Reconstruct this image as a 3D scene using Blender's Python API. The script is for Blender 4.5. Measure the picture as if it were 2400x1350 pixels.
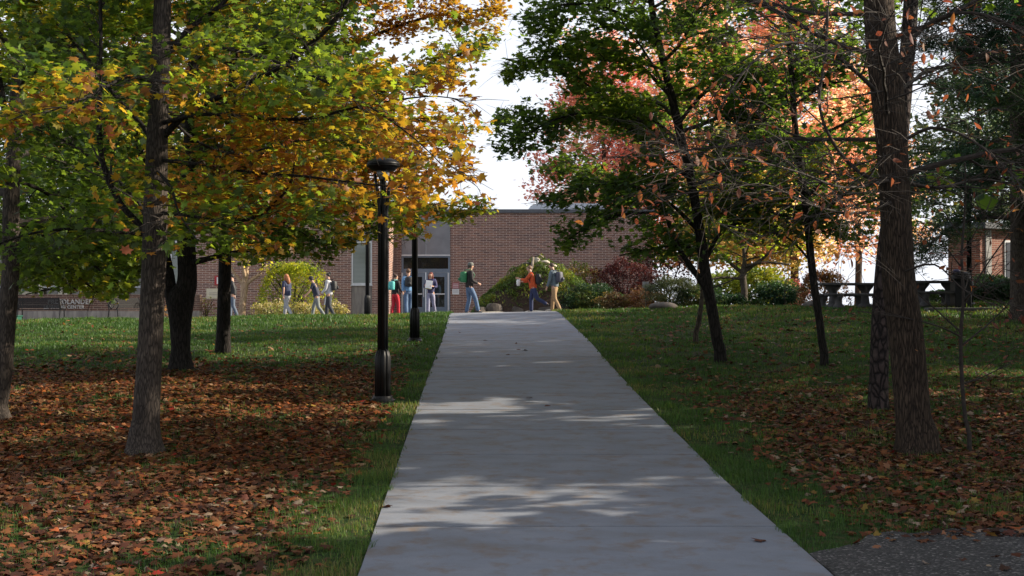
import bpy, math, random
import numpy as np
from mathutils import Vector, Matrix
random.seed(7); rng = np.random.default_rng(11)
scn = bpy.context.scene
for o in list(bpy.data.objects): bpy.data.objects.remove(o)
C = scn.collection
R = math.radians

# ------------------------------------------------------------------ camera
CAMZ = 1.70; PITCH = 1.05; FPX = 3000.0
cd = bpy.data.cameras.new('camera'); cam = bpy.data.objects.new('camera', cd); C.objects.link(cam)
cd.lens = 45; cd.sensor_width = 36; cd.clip_end = 3000; cd.clip_start = 0.1
cam.location = (0, 0, CAMZ); cam.rotation_euler = (R(90 + PITCH), 0, 0)
scn.camera = cam
# ------------------------------------------------------------------ world, sun
SUN_ELEV = 25.0
SUN_VEC = Vector((math.cos(R(6)), math.sin(R(6)), math.tan(R(SUN_ELEV)))).normalized()   # towards the sun: right, a little ahead of the camera
w = bpy.data.worlds.new('World'); scn.world = w; w.use_nodes = True
nt = w.node_tree; nt.nodes.clear()
sk = nt.nodes.new('ShaderNodeTexSky'); sk.sky_type = 'NISHITA'; sk.sun_disc = False
sk.sun_elevation = R(SUN_ELEV); sk.sun_rotation = math.atan2(SUN_VEC.x, SUN_VEC.y)
sk.dust_density = 3.0; sk.air_density = 1.0; sk.ozone_density = 1.5
bg = nt.nodes.new('ShaderNodeBackground'); bg.inputs[1].default_value = 0.08
wo = nt.nodes.new('ShaderNodeOutputWorld')
tcw = nt.nodes.new('ShaderNodeTexCoord'); cn = nt.nodes.new('ShaderNodeTexNoise'); cn.inputs['Scale'].default_value = 2.2; cn.inputs['Detail'].default_value = 5
nt.links.new(tcw.outputs['Generated'], cn.inputs[0])
cr = nt.nodes.new('ShaderNodeMapRange'); cr.inputs['From Min'].default_value = .3; cr.inputs['From Max'].default_value = .62; cr.inputs['To Min'].default_value = .8; cr.inputs['To Max'].default_value = 1.0
nt.links.new(cn.outputs['Fac'], cr.inputs['Value'])
cm = nt.nodes.new('ShaderNodeMix'); cm.data_type = 'RGBA'; cm.inputs[7].default_value = (7.6, 7.9, 8.6, 1)      # thin bright overcast veil
sxw = nt.nodes.new('ShaderNodeSeparateXYZ'); nt.links.new(tcw.outputs['Generated'], sxw.inputs[0])
hz = nt.nodes.new('ShaderNodeMapRange'); hz.inputs['From Min'].default_value = .22; hz.inputs['From Max'].default_value = .75; hz.inputs['To Min'].default_value = 1; hz.inputs['To Max'].default_value = .35
nt.links.new(sxw.outputs['Z'], hz.inputs['Value']); hm_ = nt.nodes.new('ShaderNodeMath'); hm_.operation = 'MULTIPLY'
nt.links.new(cr.outputs[0], hm_.inputs[0]); nt.links.new(hz.outputs[0], hm_.inputs[1]); nt.links.new(hm_.outputs[0], cm.inputs[0]); nt.links.new(sk.outputs[0], cm.inputs[6])
nt.links.new(cm.outputs[2], bg.inputs[0]); nt.links.new(bg.outputs[0], wo.inputs[0])
sd = bpy.data.lights.new('sun', 'SUN'); sd.energy = 5.0; sd.angle = R(0.5); sd.color = (1.0, 0.89, 0.72)
sun = bpy.data.objects.new('sun', sd); C.objects.link(sun)
sun.rotation_euler = SUN_VEC.to_track_quat('Z', 'Y').to_euler()
scn.view_settings.view_transform = 'Standard'; scn.view_settings.look = 'None'
scn.view_settings.exposure = 0.90; scn.view_settings.gamma = 1
scn.render.resolution_x = 1024; scn.render.resolution_y = 576
scn.render.engine = 'CYCLES'
scn.cycles.max_bounces = 7; scn.cycles.transmission_bounces = 4; scn.cycles.diffuse_bounces = 4; scn.cycles.glossy_bounces = 3

# ------------------------------------------------------------------ terrain height and pixel helpers
_yk = [-20, 0, 5, 9, 12.6, 19.2, 22.9, 28.9, 33.6, 38, 39.6, 41, 45, 60, 90, 600]
_zk = [-.4, -.38, -.30, -.15, 0, .39, .63, 1.03, 1.31, 1.60, 1.66, 1.67, 1.62, 1.62, 1.5, -12]
def hh(x, y):
    x = np.asarray(x, float); y = np.asarray(y, float)
    z = (np.interp(y, _yk, _zk) + np.interp(y-.8, _yk, _zk) + np.interp(y+.8, _yk, _zk))/3
    t = np.clip((y-18)/22, 0, 1); t = t*t*(3-2*t)
    z = z + .020*np.clip(x, -17, 17)*t
    far = np.clip((np.abs(x-0)-2.5)/2, 0, 1)
    z = z + far*(.03*np.sin(x*.9+y*.35)+.025*np.sin(x*.37-y*.8+1.3))
    return z
def h(x, y): return float(hh(x, y))
cp, sp = math.cos(R(PITCH)), math.sin(R(PITCH))
def P(px, py, d):      # pixel (2400 wide) and depth along world y -> point
    u = (px-1200)/FPX; v = (675-py)/FPX
    dx, dy, dz = u, cp - v*sp, sp + v*cp
    k = d/dy
    return np.array([dx*k, d, CAMZ+dz*k])
def proj(p):
    p = np.asarray(p, float); X = p[..., 0]; Y = p[..., 1]; Z = p[..., 2]-CAMZ
    f = Y*cp + Z*sp; up = -Y*sp + Z*cp
    f = np.where(f < .1, .1, f)
    return 1200+FPX*X/f, 675-FPX*up/f
def G(px, py):         # ground point seen at a pixel
    d = 5.0
    while d < 60:
        p = P(px, py, d)
        if p[2] <= h(p[0], p[1]): return np.array([p[0], p[1], h(p[0], p[1])])
        d += .05
    return p
def GD(px, d):         # ground point at depth d
    x = (px-1200)*d/FPX; return np.array([x, d, h(x, d)])

# ------------------------------------------------------------------ object helpers
def tag(o, label=None, cat=None, group=None, kind=None):
    if label: o['label'] = label
    if cat: o['category'] = cat
    if group: o['group'] = group
    if kind: o['kind'] = kind
    return o
def thing(name, loc, label, cat, group=None, rz=0):
    o = bpy.data.objects.new(name, None); C.objects.link(o)
    o.location = tuple(float(a) for a in loc); o.rotation_euler = (0, 0, rz); o.empty_display_size = .1
    return tag(o, label, cat, group)
def np_mesh(name, V, F, mat, parent=None, loc=(0, 0, 0), col=None, smooth=True, nside=3):
    V = np.asarray(V, np.float32).reshape(-1, 3) - np.asarray(loc, np.float32)
    F = np.asarray(F, np.int32).reshape(-1, nside)
    me = bpy.data.meshes.new(name)
    me.vertices.add(len(V)); me.vertices.foreach_set('co', V.ravel())
    me.loops.add(F.size); me.loops.foreach_set('vertex_index', F.ravel())
    me.polygons.add(len(F)); me.polygons.foreach_set('loop_start', np.arange(0, F.size, nside, dtype=np.int32))
    me.update(calc_edges=True)
    me.polygons.foreach_set('use_smooth', np.full(len(F), smooth is not False))
    if col is not None:
        a = me.color_attributes.new('tint', 'FLOAT_COLOR', 'POINT')
        c = np.ones((len(V), 4), np.float32); c[:, :3] = col; a.data.foreach_set('color', c.ravel())
    me.materials.append(mat)
    o = bpy.data.objects.new(name, me); C.objects.link(o)
    if parent: o.parent = parent
    elif any(loc): o.location = tuple(float(a) for a in loc)
    return o
class MB:
    def __init__(s): s.v = []; s.f = []
    def add(s, vs, fs):
        n = len(s.v); s.v += [tuple(float(c) for c in p) for p in vs]; s.f += [tuple(i+n for i in f) for f in fs]; return s
    def box(s, a, b, rz=0, c=None):
        (x0, y0, z0), (x1, y1, z1) = a, b
        vs = [(x, y, z) for z in (z0, z1) for y in (y0, y1) for x in (x0, x1)]
        if rz:
            cx, cy = c if c else ((x0+x1)/2, (y0+y1)/2); k, q = math.cos(rz), math.sin(rz)
            vs = [(cx+(x-cx)*k-(y-cy)*q, cy+(x-cx)*q+(y-cy)*k, z) for x, y, z in vs]
        return s.add(vs, [(0, 2, 3, 1), (4, 5, 7, 6), (0, 1, 5, 4), (2, 6, 7, 3), (0, 4, 6, 2), (1, 3, 7, 5)])
    def tube(s, pts, rad, n=6, cap=True, wob=0):
        pts = [np.array(p, float) for p in pts]; m = len(pts)
        rad = [rad]*m if np.isscalar(rad) else list(rad)
        t0 = pts[1]-pts[0]; t0 /= np.linalg.norm(t0)
        a = np.cross(t0, (0, 0, 1) if abs(t0[2]) < .9 else (1, 0, 0)); a /= np.linalg.norm(a)
        vs = []; fs = []
        for i in range(m):
            t = pts[min(i+1, m-1)]-pts[max(i-1, 0)]; t /= (np.linalg.norm(t)+1e-9)
            a = a - t*np.dot(a, t); a /= (np.linalg.norm(a)+1e-9); b = np.cross(t, a)
            for k in range(n):
                an = 2*math.pi*k/n; wb = wob*(1+3.5*max(0, 1-(pts[i][2]-pts[0][2])/.7)) if wob else 0; rr = rad[i]*(1+(wb*math.sin(3*an+pts[i][2]*2.1)+wb*.6*math.sin(5*an+1+pts[i][2])) if wob else rad[i]/rad[i] if rad[i] else 0)
                vs.append(pts[i]+rr*(a*math.cos(an)+b*math.sin(an)))
        for i in range(m-1):
            for k in range(n): fs.append((i*n+k, i*n+(k+1) % n, (i+1)*n+(k+1) % n, (i+1)*n+k))
        if cap: fs += [tuple(range(n))[::-1], tuple((m-1)*n+k for k in range(n))]
        return s.add(vs, fs)
    def lathe(s, prof, c=(0, 0, 0), n=16, sx=1, sy=1):
        vs = []; fs = []; m = len(prof)
        for r, z in prof:
            for k in range(n):
                an = 2*math.pi*k/n; vs.append((c[0]+sx*r*math.cos(an), c[1]+sy*r*math.sin(an), c[2]+z))
        for i in range(m-1):
            for k in range(n): fs.append((i*n+k, i*n+(k+1) % n, (i+1)*n+(k+1) % n, (i+1)*n+k))
        fs += [tuple(range(n))[::-1], tuple((m-1)*n+k for k in range(n))]
        return s.add(vs, fs)
    def ell(s, c, r, n=12, m=8, noise=0, seed=0):
        rs = random.Random(seed); prof = []; vs = []; fs = []
        ph = [rs.uniform(0, 6) for _ in range(6)]
        for i in range(m+1):
            th = math.pi*(.02+.96*i/m)
            for k in range(n):
                an = 2*math.pi*k/n
                q = 1+noise*(math.sin(2*an+ph[0]+th)+math.sin(3*th+ph[1]+an*2)+.7*math.sin(5*an+ph[2]))
                vs.append((c[0]+r[0]*q*math.sin(th)*math.cos(an), c[1]+r[1]*q*math.sin(th)*math.sin(an), c[2]-r[2]*q*math.cos(th)))
        for i in range(m):
            for k in range(n): fs.append((i*n+k, i*n+(k+1) % n, (i+1)*n+(k+1) % n, (i+1)*n+k))
        fs += [tuple(range(n))[::-1], tuple(m*n+k for k in range(n))]
        return s.add(vs, fs)
    def build(s, name, mat, parent=None, loc=(0, 0, 0), smooth=False, bevel=0, local=False):
        me = bpy.data.meshes.new(name)
        lx, ly, lz = (0, 0, 0) if local else loc
        me.from_pydata([(x-lx, y-ly, z-lz) for x, y, z in s.v], [], s.f); me.materials.append(mat); me.update()
        if smooth: me.polygons.foreach_set('use_smooth', np.ones(len(me.polygons), bool))
        o = bpy.data.objects.new(name, me); C.objects.link(o)
        if parent: o.parent = parent
        else: o.location = (lx, ly, lz)
        if bevel:
            bm = o.modifiers.new('bevel', 'BEVEL'); bm.width = bevel; bm.segments = 2; bm.limit_method = 'ANGLE'
        return o
def copy_tree(o, parent=None):
    c = o.copy(); C.objects.link(c); c.parent = parent
    for ch in o.children: copy_tree(ch, c)
    return c

# ------------------------------------------------------------------ materials
class NT:
    def __init__(s, name):
        s.m = bpy.data.materials.new(name); s.m.use_nodes = True; s.t = s.m.node_tree; s.t.nodes.clear()
        s.out = s.n('ShaderNodeOutputMaterial')
    def n(s, k, **kw):
        x = s.t.nodes.new(k)
        for a, b in kw.items(): setattr(x, a, b)
        return x
    def l(s, a, b): s.t.links.new(a, b)
def ramp(n, stops):
    r = n.n('ShaderNodeValToRGB'); e = r.color_ramp.elements
    while len(e) < len(stops): e.new(.5)
    for i, (p, c) in enumerate(stops): e[i].position = p; e[i].color = (*c, 1)
    return r
def mat(name, c, rough=.6, c2=None, scale=8, bump=0, bscale=None, metal=0, spec=.5, stretch=(1, 1, 1)):
    n = NT(name); b = n.n('ShaderNodeBsdfPrincipled'); n.l(b.outputs[0], n.out.inputs[0])
    b.inputs['Roughness'].default_value = rough; b.inputs['Metallic'].default_value = metal
    b.inputs['Specular IOR Level'].default_value = spec
    c2 = c2 or tuple(k*.75 for k in c)
    tc = n.n('ShaderNodeTexCoord'); mp = n.n('ShaderNodeMapping'); mp.inputs['Scale'].default_value = stretch
    n.l(tc.outputs['Object'], mp.inputs[0])
    ns = n.n('ShaderNodeTexNoise'); ns.inputs['Scale'].default_value = scale; ns.inputs['Detail'].default_value = 6
    n.l(mp.outputs[0], ns.inputs[0])
    r = ramp(n, [(.32, c2), (.68, c)]); n.l(ns.outputs['Fac'], r.inputs[0]); n.l(r.outputs[0], b.inputs['Base Color'])
    if bump:
        ns2 = n.n('ShaderNodeTexNoise'); ns2.inputs['Scale'].default_value = bscale or scale*3; ns2.inputs['Detail'].default_value = 5
        n.l(mp.outputs[0], ns2.inputs[0])
        bp = n.n('ShaderNodeBump'); bp.inputs['Strength'].default_value = bump; bp.inputs['Distance'].default_value = .02
        n.l(ns2.outputs['Fac'], bp.inputs['Height']); n.l(bp.outputs[0], b.inputs['Normal'])
    return n.m
def leaf_mat(name, trans=.5, boost=(1.7, 1.8, .9), rough=.45, spec=.35, gam=1.0):
    n = NT(name); at = n.n('ShaderNodeAttribute', attribute_name='tint')
    b = n.n('ShaderNodeBsdfPrincipled'); b.inputs['Roughness'].default_value = rough; b.inputs['Specular IOR Level'].default_value = spec
    n.l(at.outputs['Color'], b.inputs['Base Color'])
    tr = n.n('ShaderNodeBsdfTranslucent'); mx = n.n('ShaderNodeMix', data_type='RGBA', blend_type='MULTIPLY'); mx.inputs[0].default_value = 1
    gm = n.n('ShaderNodeGamma'); gm.inputs[1].default_value = gam; n.l(at.outputs['Color'], gm.inputs[0]); n.l(gm.outputs[0], mx.inputs[6]); mx.inputs[7].default_value = (*boost, 1); mx.clamp_result = False
    n.l(mx.outputs[2], tr.inputs[0])
    ms = n.n('ShaderNodeMixShader'); ms.inputs[0].default_value = trans
    n.l(b.outputs[0], ms.inputs[1]); n.l(tr.outputs[0], ms.inputs[2]); n.l(ms.outputs[0], n.out.inputs[0])
    return n.m
def bark_mat(name, c, c2, kind='fine', scale=1.0, bumpd=.02):
    n = NT(name); b = n.n('ShaderNodeBsdfPrincipled'); n.l(b.outputs[0], n.out.inputs[0]); b.inputs['Roughness'].default_value = .9
    b.inputs['Specular IOR Level'].default_value = .2
    tc = n.n('ShaderNodeTexCoord'); mp = n.n('ShaderNodeMapping')
    mp.inputs['Scale'].default_value = {'fine': (34*scale, 34*scale, 6*scale), 'ridge': (30*scale, 30*scale, 3.6*scale), 'plate': (11*scale, 11*scale, 5*scale)}[kind]
    n.l(tc.outputs['Object'], mp.inputs[0])
    ds = n.n('ShaderNodeTexNoise'); ds.inputs['Scale'].default_value = .6; n.l(mp.outputs[0], ds.inputs[0])
    ad = n.n('ShaderNodeMix', data_type='RGBA', blend_type='LINEAR_LIGHT'); ad.inputs[0].default_value = .6
    n.l(mp.outputs[0], ad.inputs[6]); n.l(ds.outputs['Color'], ad.inputs[7])
    vo = n.n('ShaderNodeTexVoronoi', feature='DISTANCE_TO_EDGE'); vo.inputs['Scale'].default_value = 1; n.l(ad.outputs[2], vo.inputs['Vector'])
    ns = n.n('ShaderNodeTexNoise'); ns.inputs['Scale'].default_value = 1.6; ns.inputs['Detail'].default_value = 8; n.l(mp.outputs[0], ns.inputs[0])
    mr = n.n('ShaderNodeMapRange'); mr.inputs['From Max'].default_value = .22; n.l(vo.outputs['Distance'], mr.inputs['Value'])
    mu = n.n('ShaderNodeMath', operation='MULTIPLY'); n.l(mr.outputs[0], mu.inputs[0]); n.l(ns.outputs['Fac'], mu.inputs[1])
    r = ramp(n, [(.05, c2), (.6, c)]); n.l(mu.outputs[0], r.inputs[0])
    # lichen and weather patches
    n2 = n.n('ShaderNodeTexNoise'); n2.inputs['Scale'].default_value = 3; n.l(tc.outputs['Object'], n2.inputs[0])
    hv = n.n('ShaderNodeHueSaturation'); m2 = n.n('ShaderNodeMapRange'); m2.inputs['To Min'].default_value = .65; m2.inputs['To Max'].default_value = 1.4
    n.l(n2.outputs['Fac'], m2.inputs['Value']); n.l(m2.outputs[0], hv.inputs['Value']); n.l(r.outputs[0], hv.inputs['Color'])
    n.l(hv.outputs[0], b.inputs['Base Color'])
    bp = n.n('ShaderNodeBump'); bp.inputs['Strength'].default_value = 1; bp.inputs['Distance'].default_value = bumpd
    n.l(mu.outputs[0], bp.inputs['Height']); n.l(bp.outputs[0], b.inputs['Normal'])
    return n.m
def brick_mat(name, axis='x', c1=(.27, .125, .085), c2=(.13, .065, .055), mort=(.56, .45, .38)):
    n = NT(name); b = n.n('ShaderNodeBsdfPrincipled'); n.l(b.outputs[0], n.out.inputs[0]); b.inputs['Roughness'].default_value = .85
    tc = n.n('ShaderNodeTexCoord'); sx = n.n('ShaderNodeSeparateXYZ'); n.l(tc.outputs['Object'], sx.inputs[0])
    cx = n.n('ShaderNodeCombineXYZ'); n.l(sx.outputs['X' if axis == 'x' else 'Y'], cx.inputs[0]); n.l(sx.outputs['Z'], cx.inputs[1])
    br = n.n('ShaderNodeTexBrick'); n.l(cx.outputs[0], br.inputs['Vector'])
    br.inputs['Scale'].default_value = 1; br.inputs['Brick Width'].default_value = .30; br.inputs['Row Height'].default_value = .078
    br.inputs['Mortar Size'].default_value = .0085; br.inputs['Mortar Smooth'].default_value = .1; br.inputs['Bias'].default_value = 0
    br.inputs['Color1'].default_value = (*c1, 1); br.inputs['Color2'].default_value = (*c2, 1); br.inputs['Mortar'].default_value = (*mort, 1)
    ns = n.n('ShaderNodeTexNoise'); ns.inputs['Scale'].default_value = 1.2; ns.inputs['Detail'].default_value = 5; n.l(tc.outputs['Object'], ns.inputs[0])
    mr = n.n('ShaderNodeMapRange'); mr.inputs['To Min'].default_value = .7; mr.inputs['To Max'].default_value = 1.3; n.l(ns.outputs['Fac'], mr.inputs['Value'])
    hv = n.n('ShaderNodeHueSaturation'); n.l(mr.outputs[0], hv.inputs['Value']); n.l(br.outputs['Color'], hv.inputs['Color']); n.l(hv.outputs[0], b.inputs['Base Color'])
    bp = n.n('ShaderNodeBump'); bp.inputs['Strength'].default_value = .6; bp.inputs['Distance'].default_value = .01; bp.invert = True
    n.l(br.outputs['Fac'], bp.inputs['Height']); n.l(bp.outputs[0], b.inputs['Normal'])
    return n.m

M = {}
M['black'] = mat('black_paint', (.008, .008, .009), .42, (.006, .006, .006), 30, spec=.25)
M['gum'] = bark_mat('maple_bark', (.088, .070, .058), (.026, .021, .018), 'fine', 1.3, .008)
M['oak'] = bark_mat('oak_bark', (.085, .060, .042), (.018, .013, .010), 'ridge', 1.45, .022)
M['dark'] = bark_mat('dark_bark', (.030, .025, .022), (.008, .007, .006), 'fine', .8, .015)
M['pine'] = bark_mat('plated_bark', (.075, .055, .05), (.012, .010, .010), 'plate', 1.2, .03)
M['grey'] = bark_mat('grey_bark', (.11, .09, .07), (.04, .03, .025), 'fine', 1.0, .01)
M['pale'] = bark_mat('pale_bark', (.45, .33, .22), (.25, .17, .11), 'fine', .6, .006)
M['twig'] = mat('twig', (.05, .038, .03), .9, (.02, .016, .013), 20)
M['twig_pale'] = mat('pale_twig', (.22, .18, .14), .85, (.09, .07, .055), 12)
M['leaf'] = leaf_mat('leaf', .58, (1.38, 1.40, .26), gam=.58)
M['leaf_bg'] = leaf_mat('far_leaf', .75, (1.45, 1.2, 1.0), .6, gam=.6)
M['shrub'] = leaf_mat('shrub_leaf', .3, (1.5, 1.5, .8), .5)
M['rust'] = leaf_mat('rust_leaf', .45, (1.9, 1.4, .9), .6, gam=.95)
M['needle'] = leaf_mat('needle', .2, (1.2, 1.3, 1.0), .6)
M['litter'] = leaf_mat('dry_leaf', .12, (1.1, 1, .8), .75, .15)
M['blade'] = leaf_mat('grass_blade', .38, (1.5, 1.5, .7), .5, .3)
M['brickx'] = brick_mat('brick_front', 'x'); M['bricky'] = brick_mat('brick_side', 'y')
M['brickred'] = brick_mat('red_brick', 'x', (.26, .085, .05), (.17, .06, .04), (.36, .26, .2))
M['bricklow'] = brick_mat('low_wall_brick', 'x', (.14, .065, .045), (.08, .045, .035), (.30, .22, .16))
M['conc'] = mat('concrete', (.34, .33, .31), .85, (.25, .24, .23), 5, .1, 60)
M['panel'] = mat('grey_panel', (.23, .235, .25), .8, (.17, .175, .19), 2, .05, 30)
M['stain'] = mat('stained_concrete', (.30, .27, .23), .9, (.15, .13, .12), 2.2, .1, 40, stretch=(3, 3, .6))
M['fascia'] = mat('metal_fascia', (.10, .105, .12), .5)
M['white'] = mat('white_metal', (.62, .62, .62), .5, (.55, .55, .55))
M['cream'] = mat('cream_metal', (.62, .56, .42), .55, (.54, .48, .36))
M['blue'] = mat('blue_grey_metal', (.16, .20, .26), .4, (.13, .17, .22))
M['skylight'] = mat('acrylic', (.6, .63, .68), .35, (.52, .55, .6), 2)
M['rock'] = mat('rock', (.13, .105, .085), .9, (.05, .042, .035), 4, .5, 14)
M['rock2'] = mat('pale_rock', (.62, .56, .45), .9, (.35, .3, .24), 4, .4, 14)
M['teal'] = mat('teal_sign', (.03, .25, .26), .5)
M['red'] = mat('red_sign', (.45, .02, .03), .5, (.4, .02, .03))
M['pink'] = mat('red_notice', (.40, .13, .14), .6, (.36, .11, .12))
M['paper'] = mat('paper', (.8, .8, .78), .7, (.75, .75, .74))
M['letter'] = mat('letter_metal', (.42, .40, .37), .45, (.36, .34, .31))
M['plaque'] = mat('cream_plaque', (.62, .55, .40), .6, (.55, .48, .34))
M['greenbox'] = mat('green_paint', (.01, .09, .05), .5)
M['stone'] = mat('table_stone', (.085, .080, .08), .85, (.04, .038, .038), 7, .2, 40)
M['soil'] = mat('mulch', (.06, .035, .022), .95, (.03, .018, .012), 12, .5, 40)
def glass(name, c, rough=.04, slat=False):
    n = NT(name); b = n.n('ShaderNodeBsdfPrincipled'); n.l(b.outputs[0], n.out.inputs[0])
    b.inputs['Roughness'].default_value = rough; b.inputs['Base Color'].default_value = (*c, 1); b.inputs['IOR'].default_value = 1.7
    if slat:
        tc = n.n('ShaderNodeTexCoord'); sx = n.n('ShaderNodeSeparateXYZ'); n.l(tc.outputs['Object'], sx.inputs[0])
        mu = n.n('ShaderNodeMath', operation='MULTIPLY'); mu.inputs[1].default_value = 18; n.l(sx.outputs['Z'], mu.inputs[0])
        fr = n.n('ShaderNodeMath', operation='FRACT'); n.l(mu.outputs[0], fr.inputs[0])
        r = ramp(n, [(.2, tuple(k*.5 for k in c)), (.45, c)]); n.l(fr.outputs[0], r.inputs[0]); n.l(r.outputs[0], b.inputs['Base Color'])
    return n.m
M['glass'] = glass('dark_glass', (.02, .02, .02)); M['blind'] = glass('glass_over_blinds', (.16, .19, .16), .08, True)
M['glass2'] = glass('bright_glass', (.10, .09, .06), .1)

# ground
def ground_mat():
    n = NT('lawn_soil'); b = n.n('ShaderNodeBsdfPrincipled'); n.l(b.outputs[0], n.out.inputs[0]); b.inputs['Roughness'].default_value = .95
    b.inputs['Specular IOR Level'].default_value = .1
    tc = n.n('ShaderNodeTexCoord')
    a = n.n('ShaderNodeTexNoise'); a.inputs['Scale'].default_value = 9; a.inputs['Detail'].default_value = 8; n.l(tc.outputs['Object'], a.inputs[0])
    r = ramp(n, [(.3, (.012, .022, .008)), (.5, (.030, .055, .014)), (.62, (.05, .045, .02)), (.75, (.05, .085, .02))]); n.l(a.outputs['Fac'], r.inputs[0])
    n.l(r.outputs[0], b.inputs['Base Color'])
    bp = n.n('ShaderNodeBump'); bp.inputs['Distance'].default_value = .04; n.l(a.outputs['Fac'], bp.inputs['Height']); n.l(bp.outputs[0], b.inputs['Normal'])
    return n.m
M['ground'] = ground_mat()
def path_mat():
    n = NT('path_concrete'); b = n.n('ShaderNodeBsdfPrincipled'); n.l(b.outputs[0], n.out.inputs[0]); b.inputs['Roughness'].default_value = .8
    b.inputs['Specular IOR Level'].default_value = .3
    tc = n.n('ShaderNodeTexCoord'); at = n.n('ShaderNodeAttribute', attribute_name='tint')
    mp = n.n('ShaderNodeMapping'); mp.inputs['Scale'].default_value = (.9, 1.6, 1); n.l(tc.outputs['Object'], mp.inputs[0])
    a = n.n('ShaderNodeTexNoise'); a.inputs['Scale'].default_value = 1.5; a.inputs['Detail'].default_value = 9; a.inputs['Roughness'].default_value = .65; n.l(mp.outputs[0], a.inputs[0])
    r = ramp(n, [(.22, (.145, .14, .14)), (.5, (.178, .192, .222)), (.8, (.225, .235, .262))]); n.l(a.outputs['Fac'], r.inputs[0])
    # rusty brown leaf stains
    s = n.n('ShaderNodeTexNoise'); s.inputs['Scale'].default_value = 3.6; s.inputs['Detail'].default_value = 9; s.inputs['Roughness'].default_value = .68; n.l(tc.outputs['Object'], s.inputs[0])
    sr = ramp(n, [(.50, (0, 0, 0)), (.70, (.8, .8, .8))]); n.l(s.outputs['Fac'], sr.inputs[0])
    mx = n.n('ShaderNodeMix', data_type='RGBA'); n.l(sr.outputs[0], mx.inputs[0]); n.l(r.outputs[0], mx.inputs[6]); mx.inputs[7].default_value = (.16, .115, .08, 1)
    mu = n.n('ShaderNodeMix', data_type='RGBA', blend_type='MULTIPLY'); mu.inputs[0].default_value = 1; n.l(mx.outputs[2], mu.inputs[6]); n.l(at.outputs['Color'], mu.inputs[7])
    f = n.n('ShaderNodeTexNoise'); f.inputs['Scale'].default_value = 140; n.l(tc.outputs['Object'], f.inputs[0])
    fm = n.n('ShaderNodeMapRange'); fm.inputs['To Min'].default_value = .8; fm.inputs['To Max'].default_value = 1.2; n.l(f.outputs['Fac'], fm.inputs['Value'])
    hv = n.n('ShaderNodeHueSaturation'); n.l(fm.outputs[0], hv.inputs['Value']); n.l(mu.outputs[2], hv.inputs['Color'])
    n.l(hv.outputs[0], b.inputs['Base Color'])
    bp = n.n('ShaderNodeBump'); bp.inputs['Strength'].default_value = .3; bp.inputs['Distance'].default_value = .004; n.l(f.outputs['Fac'], bp.inputs['Height']); n.l(bp.outputs[0], b.inputs['Normal'])
    return n.m
M['path'] = path_mat()
def asphalt_mat():
    n = NT('gravelly_asphalt'); b = n.n('ShaderNodeBsdfPrincipled'); n.l(b.outputs[0], n.out.inputs[0]); b.inputs['Roughness'].default_value = .9
    tc = n.n('ShaderNodeTexCoord'); v = n.n('ShaderNodeTexVoronoi'); v.inputs['Scale'].default_value = 55; n.l(tc.outputs['Object'], v.inputs['Vector'])
    r = ramp(n, [(0, (.014, .013, .012)), (.6, (.036, .034, .033)), (.88, (.07, .065, .06)), (1, (.20, .185, .17))]); sx = n.n('ShaderNodeSeparateXYZ'); n.l(v.outputs['Color'], sx.inputs[0]); n.l(sx.outputs[0], r.inputs[0])
    n.l(r.outputs[0], b.inputs['Base Color'])
    bp = n.n('ShaderNodeBump'); bp.inputs['Distance'].default_value = .012; n.l(v.outputs['Distance'], bp.inputs['Height']); n.l(bp.outputs[0], b.inputs['Normal']); bp.invert = True
    return n.m
M['asphalt'] = asphalt_mat()

# ------------------------------------------------------------------ ground, path, plaza, asphalt
PW = 3.3
def pcx(y): return np.interp(y, [0, 9, 12.6, 19.2, 22.9, 28.9, 33.6, 40, 60], [.75, .58, .46, .28, .19, .07, -.08, -.27, -.6])
xs = np.concatenate([np.linspace(-600, -60, 12)[:-1], np.linspace(-60, -16, 30)[:-1], np.linspace(-16, 16, 129), np.linspace(16, 60, 30)[1:], np.linspace(60, 600, 12)[1:]])
ys = np.concatenate([np.linspace(-60, 0, 10)[:-1], np.linspace(0, 46, 185), np.linspace(46, 110, 40)[1:], np.linspace(110, 900, 20)[1:]])
X, Y = np.meshgrid(xs, ys); Z = hh(X, Y)
Z[np.abs(X-pcx(Y)) < PW/2-.27] -= .07
Z = np.where((Y > 42) & (Y < 57.5), Z-.05, Z)
nx, ny = len(xs), len(ys); idx = np.arange(nx*ny).reshape(ny, nx)
F = np.stack([idx[:-1, :-1], idx[:-1, 1:], idx[1:, 1:], idx[1:, :-1]], -1).reshape(-1, 4)
o = np_mesh('lawn', np.stack([X, Y, Z], -1).reshape(-1, 3), F, M['ground'], nside=4, smooth=True); tag(o, kind='structure')

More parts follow.
